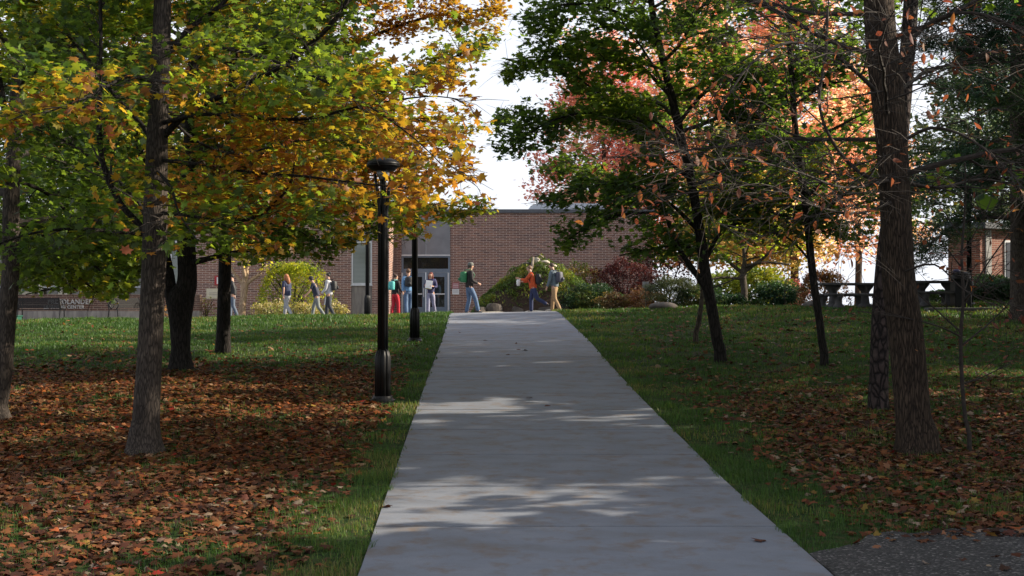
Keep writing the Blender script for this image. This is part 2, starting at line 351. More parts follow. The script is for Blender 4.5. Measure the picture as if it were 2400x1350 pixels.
def strip_slabs():
    V = []; Fc = []; col = []
    joints = [25.2-1.83*k for k in range(20, -1, -1)]+[25.2+1.83*k for k in range(1, 10)]
    joints = [j for j in joints if 1 < j < 41.7]+[41.9]
    r = random.Random(4)
    for a, b in zip(joints[:-1], joints[1:]):
        g = .016 if abs(a-25.2) > .1 else .03; g2 = .016
        t = r.uniform(.975, 1.02)
        n = 5; m = 6; base = len(V)
        if a > 25: t *= 1.12
        yy = np.linspace(a+g, b-g2, n)
        for y in yy:
            for k in range(m+1):
                x = pcx(y)-PW/2+PW*k/m; V.append((x, y, h(pcx(y), y)+.02+(h(x, y)-h(pcx(y), y))*.9)); col.append((t, t, t*r.uniform(.995, 1.005)))
        for i in range(n-1):
            for k in range(m): q = base+i*(m+1)+k; Fc.append((q, q+1, q+m+2, q+m+1))
        # skirts
        ring = [base+k for k in range(m+1)]+[base+i*(m+1)+m for i in range(1, n)]+[base+(n-1)*(m+1)+k for k in range(m-1, -1, -1)]+[base+i*(m+1) for i in range(n-2, 0, -1)]
        lb = len(V)
        for q in ring: x, y, z = V[q]; V.append((x, y, z-.12)); col.append((.2*t, .19*t, .17*t))
        L = len(ring)
        for k in range(L): Fc.append((ring[k], lb+k, lb+(k+1) % L, ring[(k+1) % L]))
    o = np_mesh('path', V, Fc, M['path'], nside=4, col=np.array(col), smooth=False); tag(o, kind='structure')
strip_slabs()
def sheet(name, x0, x1, y0, y1, m, dz, edge=None, step=.5):
    X, Y = np.meshgrid(np.arange(x0, x1+.01, step), np.arange(y0, y1+.01, step)); Z = hh(X, Y)+dz
    ny, nx = X.shape; idx = np.arange(nx*ny).reshape(ny, nx)
    if edge is not None: X, Y = edge(X, Y); Z = hh(X, Y)+dz
    F = np.stack([idx[:-1, :-1], idx[:-1, 1:], idx[1:, 1:], idx[1:, :-1]], -1).reshape(-1, 4)
    o = np_mesh(name, np.stack([X, Y, Z], -1).reshape(-1, 3), F, m, nside=4, smooth=True, col=np.ones(3)); return tag(o, kind='structure')
sheet('plaza', -26, 4, 42.0, 57, M['path'], .015)
def aedge(X, Y):
    t = (Y-2)/(9.0-2)
    top = 10.2+.03*np.sin(X*2.3)+.05*np.sin(X*9.1)+.03*np.sin(X*23)+.10*(X-2.3)-.85*np.clip(2.95-X, 0, 1)
    YY = 2+t*(top-2); return np.maximum(X, pcx(YY)+PW/2+.005), YY
sheet('asphalt_road', 1.95, 16, 2, 9, M['asphalt'], .022, aedge, .125)

# ------------------------------------------------------------------ leaf machinery
T_MAPLE = np.array([(0, -.42), (.2, -.5), (.27, -.22), (.60, -.20), (.40, .05), (.60, .40), (.24, .26), (0, .68), (-.24, .26), (-.60, .40), (-.40, .05), (-.60, -.20), (-.27, -.22), (-.2, -.5)])
T_MID = np.array([(0, -.45), (.5, -.25), (.3, .05), (.52, .42), (.12, .3), (0, .65), (-.12, .3), (-.52, .42), (-.3, .05), (-.5, -.25)])
T_FAR = np.array([(0, -.5), (.5, -.05), (.25, .45), (-.2, .6), (-.5, .1)])
T_OVAL = np.array([(0, -.6), (.22, -.25), (.26, .1), (.12, .45), (0, .65), (-.12, .45), (-.26, .1), (-.22, -.25)])
T_NEEDLE = np.array([(0, -.9), (.13, -.1), (.05, .9), (-.10, .3)])
def leaves(name, Cn, size, col, tmpl, m, parent=None, loc=(0, 0, 0), tilt=.8, flat=False, curl=.3, droop=.0, seed=0):
    g = np.random.default_rng(seed+5); N = len(Cn)
    Cn = np.asarray(Cn, float); size = np.broadcast_to(size, (N,))*g.uniform(.65, 1.2, N)
    yaw = g.uniform(0, 2*np.pi, N); ti = np.abs(g.normal(0, tilt, N)); td = g.uniform(0, 2*np.pi, N)
    if droop: ti = ti+droop
    # normal
    nrm = np.stack([np.sin(ti)*np.cos(td), np.sin(ti)*np.sin(td), np.cos(ti)], -1)
    a = np.stack([np.cos(yaw), np.sin(yaw), np.zeros(N)], -1); a -= nrm*np.sum(a*nrm, -1, keepdims=True); a /= np.linalg.norm(a, axis=-1, keepdims=True)+1e-9
    b = np.cross(nrm, a)
    T = np.vstack([[0, 0], tmpl]); K = len(T)
    cu = g.uniform(-.2, 1, N)*curl; cv = g.uniform(-.3, 1, N)*curl
    zz = -(cu[:, None]*np.abs(T[None, :, 0])*1.0 + cv[:, None]*(T[None, :, 1]**2)*1.0)
    asp = g.uniform(.8, 1.1, N)
    V = Cn[:, None, :] + size[:, None, None]*(T[None, :, 0:1]*asp[:, None, None]*a[:, None, :] + T[None, :, 1:2]*b[:, None, :] + zz[:, :, None]*nrm[:, None, :])
    k = K-1; tri = np.array([(0, 1+i, 1+(i+1) % k) for i in range(k)])
    Fc = (np.arange(N)[:, None, None]*K + tri[None]).reshape(-1, 3)
    cc = np.repeat(col, K, 0)
    return np_mesh(name, V.reshape(-1, 3), Fc, m, parent, loc, col=cc)
def palette(N, pal, seed, noise_pts=None, nscale=.8):
    """pal: list of (rgb, weight); neighbouring leaves tend to share a colour"""
    g = np.random.default_rng(seed); w_ = np.array([p[1] for p in pal], float); w_ /= w_.sum(); cum = np.cumsum(w_)
    u = g.random(N)
    if noise_pts is not None:
        p = noise_pts*nscale; ph = g.uniform(0, 6, 6)
        s = np.sin(p[:, 0]*1.7+ph[0]+np.sin(p[:, 1]*1.3+ph[1]))+np.sin(p[:, 2]*2.1+ph[2]+np.sin(p[:, 0]*.9))+np.sin(p[:, 1]*1.9+ph[3]+p[:, 2])
        rank = np.argsort(np.argsort(s))/max(N-1, 1)
        u = np.clip(rank*.62+u*.38, 0, .9999); u = np.argsort(np.argsort(u))/N
    i = np.searchsorted(cum, u, side='right').clip(0, len(pal)-1)
    c = np.array([p[0] for p in pal])[i]*g.uniform(.7, 1.3, (N, 1))*g.uniform(.92, 1.08, (N, 3))
    return c
# the outline the crowns grow to
_ly = [-400, 0, 70, 110, 150, 200, 250, 290, 315, 340, 365, 385, 420, 445, 470, 490, 505, 530, 570, 900]
_lx = [1260, 1195, 1195, 1150, 1135, 1115, 1100, 1135, 1245, 1290, 1180, 1100, 1110, 1080, 1150, 1165, 1130, 1110, 1050, 1050]
_ry = [-400, 0, 60, 110, 160, 185, 215, 250, 290, 330, 380, 410, 440, 480, 500, 560, 900]
_rx = [1150, 1195, 1225, 1235, 1185, 1175, 1250, 1180, 1150, 1150, 1160, 1200, 1240, 1270, 1290, 1290, 1290]
_lbx = [-200, 0, 110, 180, 205, 225, 310, 330, 400, 470, 560, 620, 700, 770, 800, 850, 900, 960, 1030, 1060, 1110, 1170, 1300]
_lby = [720, 690, 672, 682, 722, 700, 692, 640, 610, 615, 610, 635, 600, 640, 600, 565, 560, 560, 570, 530, 515, 500, 480]
_rbx = [1100, 1290, 1330, 1400, 1440, 1500, 1560, 1620, 1700, 1800, 1900, 2000, 2100, 2500]
_rby = [400, 585, 590, 600, 560, 625, 630, 600, 620, 580, 590, 560, 600, 640]
CLEAR = []      # (array of (px, py, halfwidth), depth, drop share)
def clear_track(px3, depth, share, step=6):
    t = np.array(px3, float); L = np.concatenate([[0], np.cumsum(np.hypot(np.diff(t[:, 0]), np.diff(t[:, 1])))])
    q = np.arange(0, L[-1], step); CLEAR.append((np.stack([np.interp(q, L, t[:, k]) for k in range(3)], -1), depth, share))
def cleared(pts, seed):
    g = np.random.default_rng(seed+123); px, py = proj(pts); ok = np.ones(len(pts), bool)
    for tr, dep, sh in CLEAR:
        lo = tr.min(0)-60; hi = tr.max(0)+60
        c = np.where((pts[:, 1] < dep) & (px > lo[0]) & (px < hi[0]) & (py > lo[1]) & (py < hi[1]))[0]
        for k in range(0, len(c), 20000):
            cc = c[k:k+20000]; d = np.hypot(px[cc, None]-tr[None, :, 0], py[cc, None]-tr[None, :, 1])-tr[None, :, 2]
            ok[cc[(d.min(1) < 0) & (g.random(len(cc)) < sh)]] = False
    return ok
def keep(pts, side, slack=0, seed=0):
    g = np.random.default_rng(seed+77)
    px, py = proj(pts); px = px+g.normal(0, 9, len(px)); py = py+g.normal(0, 9, len(py))
    if side == 'L': ok = (px < np.interp(py, _ly, _lx)+slack) & (py < np.interp(px, _lbx, _lby))
    elif side == 'R': ok = (px > np.interp(py, _ry, _rx)-slack) & (py < np.interp(px, _rbx, _rby))
    else: ok = np.ones(len(px), bool)
    return ok

def smooth_line(pts, n=4):
    p = np.array(pts, float); m = len(p); out = []
    for i in range(m-1):
        p0, p1, p2, p3 = p[max(i-1, 0)], p[i], p[i+1], p[min(i+2, m-1)]
        for k in range(n):
            t = k/n; out.append(.5*((2*p1)+(-p0+p2)*t+(2*p0-5*p1+4*p2-p3)*t*t+(-p0+3*p1-3*p2+p3)*t**3))
    out.append(p[-1]); return np.array(out)

def grow(start, direc, length, r, n=7, bend=.12, up=.0):
    """a wandering branch"""
    p = np.array(start, float); d = np.array(direc, float); d /= np.linalg.norm(d); pts = [p.copy()]
    for i in range(n):
        d = d + rng.normal(0, bend, 3); d[2] += up; d /= np.linalg.norm(d); p = p+d*length/n; pts.append(p.copy())
    return np.array(pts), np.linspace(r, r*.25, n+1)

def tree(name, label, trunk, bark, side='N', limbs=(), auto=None, leafspec=None, group=None, twigm=None, wob=.03, flare=1.0, sec=1.0, seed=1, tsides=14, limb_bark=None, cat='tree', sapling=False):
    """trunk: list of (x,y,z,r).  limbs: explicit polylines [(x,y,z,r)...].  auto: dict(z0,z1,n,len,len_top,rise,az) for the rest of the crown"""
    global rng
    rng = np.random.default_rng(seed*13+3)
    tp = np.array(trunk, float); root = thing(name, (tp[0, 0], tp[0, 1], tp[0, 2]), label, cat, group); L = tuple(tp[0, :3])
    sm = smooth_line(tp, 5)
    if flare > 0:
        base = sm[0].copy(); add = []
        for dz, k in ((-.25, 1.9), (0, 1.55), (.08, 1.28), (.22, 1.1)):
            q = sm[0].copy(); q[2] += dz
            t = np.clip(dz/.5, 0, 1); q[:2] = sm[0][:2]*(1-t)+sm[min(1, len(sm)-1)][:2]*t*.5+sm[0][:2]*t*.5
            q[3] = sm[0][3]*(1+(k-1)*flare); add.append(q)
        sm = np.vstack([add, sm[sm[:, 2] > base[2]+.35]])
    mb = MB(); mb.tube(sm[:, :3], sm[:, 3], tsides, wob=wob); mb.build('trunk', bark, root, L, smooth=True)
    lb = limb_bark or bark; tw = twigm or M['twig']
    skeleton = []           # (pts, radii) of primary limbs
    for lm in limbs:
        s = smooth_line(lm, 4); m1 = MB(); m1.tube(s[:, :3], s[:, 3], 7); m1.build('limb', lb, root, L, smooth=True)
        skeleton.append((s[:, :3], s[:, 3], True))
    br = MB(); allb = MB()
    if auto:
        for i in range(auto['n']):
            z = auto['z0']+(auto['z1']-auto['z0'])*((i+rng.uniform(0, 1))/auto['n'])
            j = np.interp(z, sm[:, 2], np.arange(len(sm))); k = int(min(j, len(sm)-2)); s0 = sm[k]*(1-(j-k))+sm[k+1]*(j-k)
            if 'az' in auto: az = R(rng.uniform(*auto['az']))
            else: az = i*2.4+rng.uniform(-.4, .4)
            fr = (z-auto['z0'])/max(auto['z1']-auto['z0'], .1)
            ln = (auto['len']*(1-fr)+auto['len_top']*fr)*rng.uniform(.75, 1.15)
            rise = auto['rise']+fr*auto.get('rise_top', .6)
            d = (math.cos(az), math.sin(az), rise)
            r0 = min(s0[3]*.55, .012+ln*.011)*auto.get('rk', 1)
            pts, rad = grow(s0[:3], d, ln, r0, 9, .10, auto.get('up', .01))
            allb.tube(pts, rad, 6, cap=False); skeleton.append((pts, rad, False))
    tips = []; 
    ls = leafspec
    for pts, rad, ex in skeleton:
        seg = np.linalg.norm(np.diff(pts, axis=0), axis=1); tot = seg.sum(); cum = np.concatenate([[0], np.cumsum(seg)])
        nsec = int(max(3, tot*ls.get('sec', 3.2)*sec)); 
        for i in range(nsec):
            t = ls.get('bare', .18)+(1-ls.get('bare', .18))*(i+rng.random())/nsec; s = t*tot
            p = np.array([np.interp(s, cum, pts[:, a]) for a in range(3)]); r = float(np.interp(s, cum, rad))
            k = int(min(np.searchsorted(cum, s), len(pts)-1)); d = pts[k]-pts[max(k-1, 0)]; d /= np.linalg.norm(d)+1e-9
            sd_ = 1 if i % 2 else -1; perp = np.cross(d, (0, 0, 1)); pn = np.linalg.norm(perp); perp = perp/pn if pn > .2 else np.array([math.cos(i*2.4), math.sin(i*2.4), 0])
            dd = d*rng.uniform(.3, .9)+perp*sd_*rng.uniform(.5, 1)+np.array([0, 0, rng.normal(ls.get('srise', .05), .25)])
            ln = ls.get('slen', 1.1)*(1-.45*t)*rng.uniform(.5, 1.25)*min(1, .35+tot/4)
            q, rr = grow(p, dd, ln, min(max(r*.5, .005), .016), 5, .16, ls.get('sup', 0))
            if side != 'N' and not keep(q[-1:], side, 25)[0]:
                q = q[:3]; rr = rr[:3]
                if not keep(q[-1:], side, 10)[0]: continue
            allb.tube(q, rr, 4, cap=False)
            nt_ = ls.get('twigs', 5)
            for j in range(nt_):
                t2 = .15+.85*(j+rng.random())/nt_; k2 = t2*(len(q)-1); a0 = int(min(k2, len(q)-2)); pp = q[a0]*(1-(k2-a0))+q[a0+1]*(k2-a0)
                dd2 = (q[a0+1]-q[a0])/(np.linalg.norm(q[a0+1]-q[a0])+1e-9)+rng.normal(0, .65, 3)*np.array([1, 1, .5])+np.array([0, 0, ls.get('hang', -.05)])
                dd2 /= np.linalg.norm(dd2); tl = ls.get('tlen', .38)*rng.uniform(.5, 1.3)
                e = pp+dd2*tl; mid = (pp+e)/2+np.array([0, 0, .06*tl])+rng.normal(0, .04*tl, 3)
                if ls.get('twigdraw', True): allb.tube([pp, mid, e], [.0045*ls.get('tr', 1), .0032*ls.get('tr', 1), .0018*ls.get('tr', 1)], 3, cap=False)
                nl = ls.get('n', 7); tt = rng.uniform(.15, 1.08, nl)[:, None]
                tips.append(pp+(e-pp)*tt+rng.normal(0, ls.get('spread', .09), (nl, 3))*np.array([1, 1, .7]))
    if allb.v: allb.build('branches', tw, root, L)
    if tips:
        Cn = np.vstack(tips); Cn = Cn[keep(Cn, side, 0, seed)]; Cn = Cn[cleared(Cn, seed)]
        if ls.get('thin', 1) < 1: Cn = Cn[np.random.default_rng(3).random(len(Cn)) < ls['thin']]
        col = palette(len(Cn), ls['pal'], seed, Cn, ls.get('ns', .8))
        if 'pal2' in ls:      # the side of the crown that has turned colour
            c2_ = palette(len(Cn), ls['pal2'], seed+1, Cn, .9); gz = np.random.default_rng(seed+2)
            sel = (Cn[:, 0]-L[0]+gz.normal(0, .5, len(Cn))) > .9; col[sel] = c2_[sel]
        leaves('crown', Cn, ls['size'], col, ls['t'], ls.get('m', M['leaf']), root, L, tilt=ls.get('tilt', .75), curl=ls.get('curl', .35), droop=ls.get('droop', 0), seed=seed)
        print('TREE', name, label[:30], len(Cn))
    return root

# palettes (albedo)
GREEN = [((.034, .068, .022), 5), ((.050, .095, .022), 4), ((.10, .135, .022), 2), ((.24, .17, .025), 1)]
LEFTNEAR = [((.026, .052, .024), 8), ((.042, .085, .024), 5), ((.09, .13, .022), 3), ((.22, .17, .025), 1.5), ((.26, .11, .025), .9), ((.17, .045, .025), .8)]
LEFTMIX = [((.040, .070, .02), 2.2), ((.09, .10, .02), 1.6), ((.21, .115, .02), 3.2), ((.25, .09, .02), 3.4), ((.22, .06, .02), 1.6)]
GOLD = [((.38, .24, .025), 4), ((.38, .17, .02), 4), ((.18, .17, .02), 3), ((.07, .10, .015), 2), ((.30, .08, .02), 1)]
TURNED = [((.030, .058, .024), 5.2), ((.08, .125, .022), 4.4), ((.21, .13, .022), 3.0), ((.25, .095, .02), 3), ((.20, .05, .02), 1.8)]
DKGREEN = [((.028, .062, .026), 6), ((.040, .085, .026), 4), ((.08, .12, .025), 1.8)]
ORANGE = [((.60, .29, .19), 4), ((.64, .42, .27), 4), ((.60, .46, .22), 3), ((.48, .16, .11), 1.5)]
PINK = [((.50, .17, .14), 4), ((.55, .27, .19), 3), ((.58, .40, .28), 2.5)]
YEL = [((.50, .38, .10), 4), ((.40, .36, .08), 3), ((.20, .24, .05), 2)]
RUST = [((.20, .075, .04), 4), ((.14, .055, .035), 3), ((.25, .12, .045), 1.6), ((.13, .042, .033), 2)]

def Q(px, py, d, rpx): p = P(px, py, d); return (p[0], p[1], p[2], rpx*d/FPX)
def TR(pxs, d, base=None):   # trunk from pixel track [(px,py,halfwidth_px)], base first
    out = []
    for i, (a, b_, r) in enumerate(pxs):
        dd = d if np.isscalar(d) else d[i]
        out.append(Q(a, b_, dd, r))
    out[0] = (out[0][0], out[0][1], h(out[0][0], out[0][1]), out[0][3])
    return out
#@@TREES
# --- near maple on the left lawn
g2 = G(338, 1062); D2 = g2[1]
t2 = TR([(338, 1062, 33), (343, 960, 31), (350, 850, 29), (357, 700, 28), (363, 520, 28), (368, 350, 25), (376, 180, 22), (381, 0, 20), (384, -250, 17), (392, -550, 13), (400, -850, 8), (405, -1150, 3)], D2)
l2 = [
 [Q(356, 570, D2, 9), Q(330, 530, D2, 8), Q(285, 480, D2-.1, 7.5), Q(250, 410, D2-.2, 7), Q(233, 320, D2-.3, 6.5), Q(236, 150, D2-.4, 5), Q(235, 0, D2-.4, 4.5), Q(228, -200, D2-.4, 3)],
 [Q(365, 345, D2, 7), Q(330, 290, D2+.3, 6), Q(270, 225, D2+.6, 5), Q(200, 130, D2+1, 4), Q(120, 40, D2+1.4, 3)],
 [Q(352, 552, D2, 5), Q(270, 543, D2-.2, 4), Q(170, 536, D2-.5, 3.5), Q(60, 550, D2-.8, 3), Q(-20, 580, D2-1, 2)],
 [Q(380, 140, D2, 7), Q(440, 70, D2+.2, 6), Q(520, 10, D2+.4, 5), Q(640, -120, D2+.5, 3)],
 [Q(375, 330, D2, 9), Q(440, 265, D2-.2, 7.5), Q(540, 215, D2-.4, 6.5), Q(650, 160, D2-.6, 6), Q(750, 85, D2-.7, 5.5), Q(820, -10, D2-.8, 5), Q(870, -160, D2-.9, 3)],
 [Q(375, 290, D2, 5.5), Q(470, 268, D2-.6, 4.5), Q(600, 276, D2-1.1, 4), Q(720, 278, D2-1.4, 4), Q(850, 248, D2-1.6, 3), Q(1000, 226, D2-1.8, 1.8), Q(1090, 235, D2-1.9, 1)],
 [Q(372, 375, D2, 5), Q(470, 385, D2-.5, 4), Q(600, 405, D2-1, 3.5), Q(720, 414, D2-1.3, 3), Q(860, 432, D2-1.5, 2.2), Q(960, 440, D2-1.6, 1.2)],
 [Q(366, 498, D2, 5), Q(440, 505, D2-.3, 4.5), Q(530, 520, D2-.4, 4), Q(600, 508, D2-.5, 4), Q(650, 470, D2-.5, 3.5), Q(680, 430, D2-.5, 3), Q(690, 380, D2-.6, 2)],
 [Q(360, 545, D2, 6), Q(320, 470, D2+.4, 5), Q(250, 400, D2+.8, 4), Q(170, 340, D2+1.2, 3), Q(80, 300, D2+1.5, 2)],
 [Q(372, 250, D2, 4), Q(460, 330, D2+1.0, 3.5), Q(560, 360, D2+1.6, 3), Q(700, 330, D2+2.2, 2), Q(850, 330, D2+2.6, 1.5)],
 [Q(368, 400, D2, 4), Q(400, 440, D2-1.2, 3.5), Q(420, 500, D2-2.2, 2.5), Q(460, 560, D2-2.6, 1.5)],
 [Q(375, 200, D2, 5), Q(300, 180, D2-1.5, 4), Q(220, 220, D2-2.6, 3), Q(120, 260, D2-3.4, 2)],
 [Q(378, 100, D2, 5), Q(560, 120, D2-1.2, 4), Q(760, 190, D2-2.2, 3), Q(940, 300, D2-2.8, 2), Q(1050, 400, D2-3, 1)],
]
for lm in l2: 
    q = np.array(lm); a_, b_ = proj(q[:, :3]); clear_track(np.stack([a_, b_, q[:, 3]*FPX/q[:, 1]+9], -1), float(q[:, 1].mean()), .72)
clear_track([(338, 1062, 30), (363, 520, 34), (368, 350, 32), (376, 180, 30), (381, -50, 28)], D2+.1, .86)
clear_track([(112, 714, 20), (222, 714, 20)], 49, .88); clear_track([(858, 386, 22), (940, 386, 22)], 18.9, .95); clear_track([(897, 420, 20), (897, 640, 20)], 18.9, .8)
clear_track([(24, 640, 22), (30, 330, 18)], G(-10, 985)[1], .6)
clear_track([(1660, 680, 16), (1642, 560, 15), (1603, 350, 14), (1560, 170, 13), (1526, 0, 12)], G(1688, 848)[1], .8)
clear_track([(1905, 650, 12), (1878, 400, 10), (1850, 0, 9)], G(1932, 856)[1], .7)
clear_track([(2130, 700, 40), (2102, 560, 40), (2088, 330, 38), (2058, 0, 38)], G(2145, 1062)[1]+.1, .75)
lsL = dict(size=.080, t=T_MAPLE, pal=LEFTNEAR, n=13, twigs=8, sec=4.9, slen=1.15, tlen=.36, spread=.11, tilt=.7, hang=-.12, bare=.2)
tree('maple_tree', 'nearest maple on the left lawn, straight grey-brown trunk with long bare limbs', t2, M['gum'], 'L', l2,
     dict(z0=5.6, z1=11.5, n=20, len=4.2, len_top=1.5, rise=.25, rise_top=.8), dict(lsL, pal2=TURNED), seed=2, tsides=18, wob=.025, twigm=M['twig'], limb_bark=M['dark'])
# --- tree cut by the left edge
t1 = TR([(-14, 985, 27), (2, 880, 25), (14, 760, 22), (24, 640, 20), (26, 480, 19), (34, 330, 16), (40, 200, 14), (60, 60, 12), (75, -150, 10), (90, -450, 6), (95, -800, 3)], G(-10, 985)[1])
D1 = t1[0][1]
l1 = [[Q(26, 600, D1, 6), Q(80, 556, D1-.2, 5), Q(190, 540, D1-.3, 4), Q(300, 546, D1-.4, 3)],
      [Q(30, 340, D1, 9), Q(10, 250, D1+.2, 8), Q(-10, 130, D1+.4, 6), Q(-40, -60, D1+.5, 4)],
      [Q(28, 420, D1, 5), Q(120, 460, D1+1, 4), Q(210, 560, D1+1.8, 3), Q(270, 620, D1+2.2, 2)],
      [Q(26, 500, D1, 5), Q(110, 560, D1+.3, 4), Q(200, 610, D1+.2, 3), Q(280, 665, D1, 2)],
      [Q(24, 470, D1, 5), Q(70, 560, D1+2, 4), Q(130, 640, D1+3, 3), Q(180, 680, D1+3.5, 2)],
      [Q(26, 520, D1, 5), Q(90, 590, D1+.8, 4), Q(170, 640, D1+1.2, 3), Q(235, 690, D1+1.4, 2)]]
tree('maple_tree', 'maple cut by the left edge of the photo, sunlit patches on its dark trunk', t1, M['gum'], 'L', l1,
     dict(z0=2.7, z1=10, n=22, len=4.0, len_top=1.5, rise=.1, rise_top=.8), dict(lsL, pal=GREEN, size=.10, sec=3.8), seed=5, limb_bark=M['dark'])
# --- black forked tree
D3 = G(425, 870)[1]
t3 = TR([(424, 872, 24), (424, 820, 22), (423, 760, 25), (424, 700, 31), (438, 660, 23), (436, 560, 21), (440, 430, 18), (450, 250, 14), (455, 0, 10), (460, -300, 4)], D3)
l3 = [[Q(416, 740, D3, 20), Q(402, 690, D3, 16), Q(392, 620, D3+.1, 13), Q(370, 520, D3+.2, 11), Q(340, 400, D3+.4, 8), Q(300, 250, D3+.6, 5)],
      [Q(436, 620, D3, 8), Q(480, 608, D3-.2, 7), Q(560, 590, D3-.5, 5), Q(680, 580, D3-.9, 3)],
      [Q(436, 560, D3, 8), Q(400, 520, D3-.8, 6), Q(330, 500, D3-1.6, 4), Q(230, 540, D3-2.2, 2.5), Q(140, 600, D3-2.5, 1.5)],
      [Q(392, 620, D3, 7), Q(330, 600, D3-.3, 5), Q(240, 640, D3-.6, 4), Q(150, 670, D3-.8, 2.5), Q(60, 690, D3-.9, 1.5)],
      [Q(436, 540, D3, 7), Q(380, 560, D3+.9, 5), Q(280, 590, D3+1.6, 4), Q(150, 610, D3+2, 2.5), Q(30, 640, D3+2.2, 1.5)],
      [Q(440, 480, D3, 8), Q(560, 440, D3, 6), Q(700, 430, D3, 4), Q(850, 470, D3-.2, 2.5), Q(950, 520, D3-.3, 1.5)]]
tree('maple_tree', 'black-barked maple that forks low, standing behind the near maple on the left lawn', t3, M['dark'], 'L', l3,
     dict(z0=3.2, z1=11, n=28, len=4.6, len_top=1.6, rise=-.02, rise_top=.8), dict(lsL, pal=GREEN, size=.11, t=T_MID, sec=4.0, twigs=8, slen=1.35, n=10), seed=9, flare=.8)
# --- straight trunk under the golden crown
D4 = G(523, 828)[1]
t4 = TR([(523, 830, 17), (524, 760, 16), (526, 650, 15), (530, 500, 14), (540, 300, 12), (550, 100, 9), (560, -200, 5), (560, -400, 2)], D4)
l4 = [[Q(530, 520, D4, 7), Q(620, 470, D4, 6), Q(760, 460, D4+.3, 5), Q(900, 480, D4+.5, 3.5), Q(1040, 480, D4+.6, 2), Q(1140, 495, D4+.6, 1)],
      [Q(534, 420, D4, 7), Q(640, 340, D4, 6), Q(800, 270, D4-.3, 5), Q(960, 180, D4-.4, 3.5), Q(1120, 110, D4-.5, 2)],
      [Q(540, 330, D4, 7), Q(660, 220, D4+.3, 5), Q(820, 110, D4+.6, 4), Q(1000, 40, D4+.8, 3), Q(1160, 20, D4+.9, 1.5)],
      [Q(545, 250, D4, 6), Q(680, 120, D4+.8, 5), Q(850, -20, D4+1, 4), Q(1050, -120, D4+1, 2)],
      [Q(532, 470, D4, 6), Q(640, 420, D4+1.2, 5), Q(800, 370, D4+2, 4), Q(960, 340, D4+2.5, 3), Q(1080, 330, D4+2.7, 1.5)],
      [Q(532, 470, D4, 6), Q(600, 520, D4-1.2, 5), Q(700, 560, D4-1.7, 4), Q(820, 560, D4-2, 2)]]
tree('maple_tree', 'golden-leaved maple with a plain straight brown trunk, right of the black fork', t4, M['dark'], 'L', l4,
     dict(z0=3.6, z1=10.5, n=26, len=4.8, len_top=1.8, rise=.12, rise_top=.8), dict(lsL, pal=LEFTMIX, size=.105, t=T_MID, sec=4.8, twigs=9, slen=1.35, n=11), seed=14, flare=.4)
# --- leaning maple right of the path
D5 = G(1688, 848)[1]
t5 = TR([(1688, 850, 14), (1680, 790, 13.5), (1670, 730, 13), (1655, 650, 13), (1642, 560, 12), (1625, 450, 11), (1603, 350, 10.5), (1582, 260, 10), (1560, 170, 9), (1540, 80, 8), (1526, 0, 7.5), (1505, -200, 6), (1500, -450, 3)], D5)
l5 = [[Q(1645, 590, D5, 4), Q(1590, 575, D5+.2, 3.5), Q(1520, 585, D5+.4, 2.5), Q(1450, 600, D5+.5, 1.5)],
      [Q(1662, 690, D5, 8), Q(1630, 640, D5-.1, 7), Q(1590, 580, D5-.2, 6), Q(1560, 500, D5-.3, 5), Q(1525, 400, D5-.4, 3)],
      [Q(1652, 620, D5, 5), Q(1672, 570, D5, 4.5), Q(1710, 530, D5, 4), Q(1790, 510, D5-.2, 3), Q(1880, 500, D5-.3, 1.5)],
      [Q(1560, 500, D5-.3, 4), Q(1490, 500, D5-.5, 3.5), Q(1400, 520, D5-.7, 2.5), Q(1320, 570, D5-.8, 1.5)],
      [Q(1640, 545, D5, 5), Q(1560, 470, D5-.3, 4), Q(1450, 430, D5-.5, 3), Q(1330, 450, D5-.6, 2), Q(1270, 475, D5-.6, 1)],
      [Q(1618, 420, D5, 5), Q(1540, 360, D5, 4), Q(1420, 270, D5-.1, 3.5), Q(1300, 280, D5-.2, 2.5), Q(1190, 350, D5-.2, 1.5)],
      [Q(1600, 340, D5, 5), Q(1500, 265, D5+.3, 4), Q(1380, 270, D5+.5, 3), Q(1250, 300, D5+.7, 2), Q(1160, 290, D5+.8, 1)],
      [Q(1575, 230, D5, 5), Q(1480, 140, D5, 4), Q(1360, 110, D5, 3), Q(1250, 150, D5, 2), Q(1190, 180, D5, 1)],
      [Q(1545, 110, D5, 5), Q(1450, 30, D5-.2, 4), Q(1330, 10, D5-.4, 3), Q(1220, 40, D5-.5, 1.5)],
      [Q(1590, 290, D5, 5), Q(1660, 210, D5, 4), Q(1760, 170, D5, 3), Q(1860, 180, D5, 1.5)],
      [Q(1610, 390, D5, 5), Q(1690, 330, D5+.4, 4), Q(1790, 320, D5+.8, 3), Q(1900, 350, D5+1, 1.5)],
      [Q(1625, 450, D5, 5), Q(1720, 430, D5-.4, 4), Q(1830, 440, D5-.8, 3), Q(1940, 460, D5-1, 1.5)]]
lsR = dict(size=.115, t=T_MID, pal=DKGREEN, n=11, twigs=7, sec=5.2, slen=1.15, tlen=.36, spread=.11, tilt=.65, hang=-.05, bare=.12)
tree('maple_tree', 'slender dark green maple leaning left, right of the path', t5, M['dark'], 'R', l5,
     dict(z0=3.4, z1=11, n=26, len=3.5, len_top=1.5, rise=.2, rise_top=.6), lsR, seed=21, flare=.35, tsides=10)
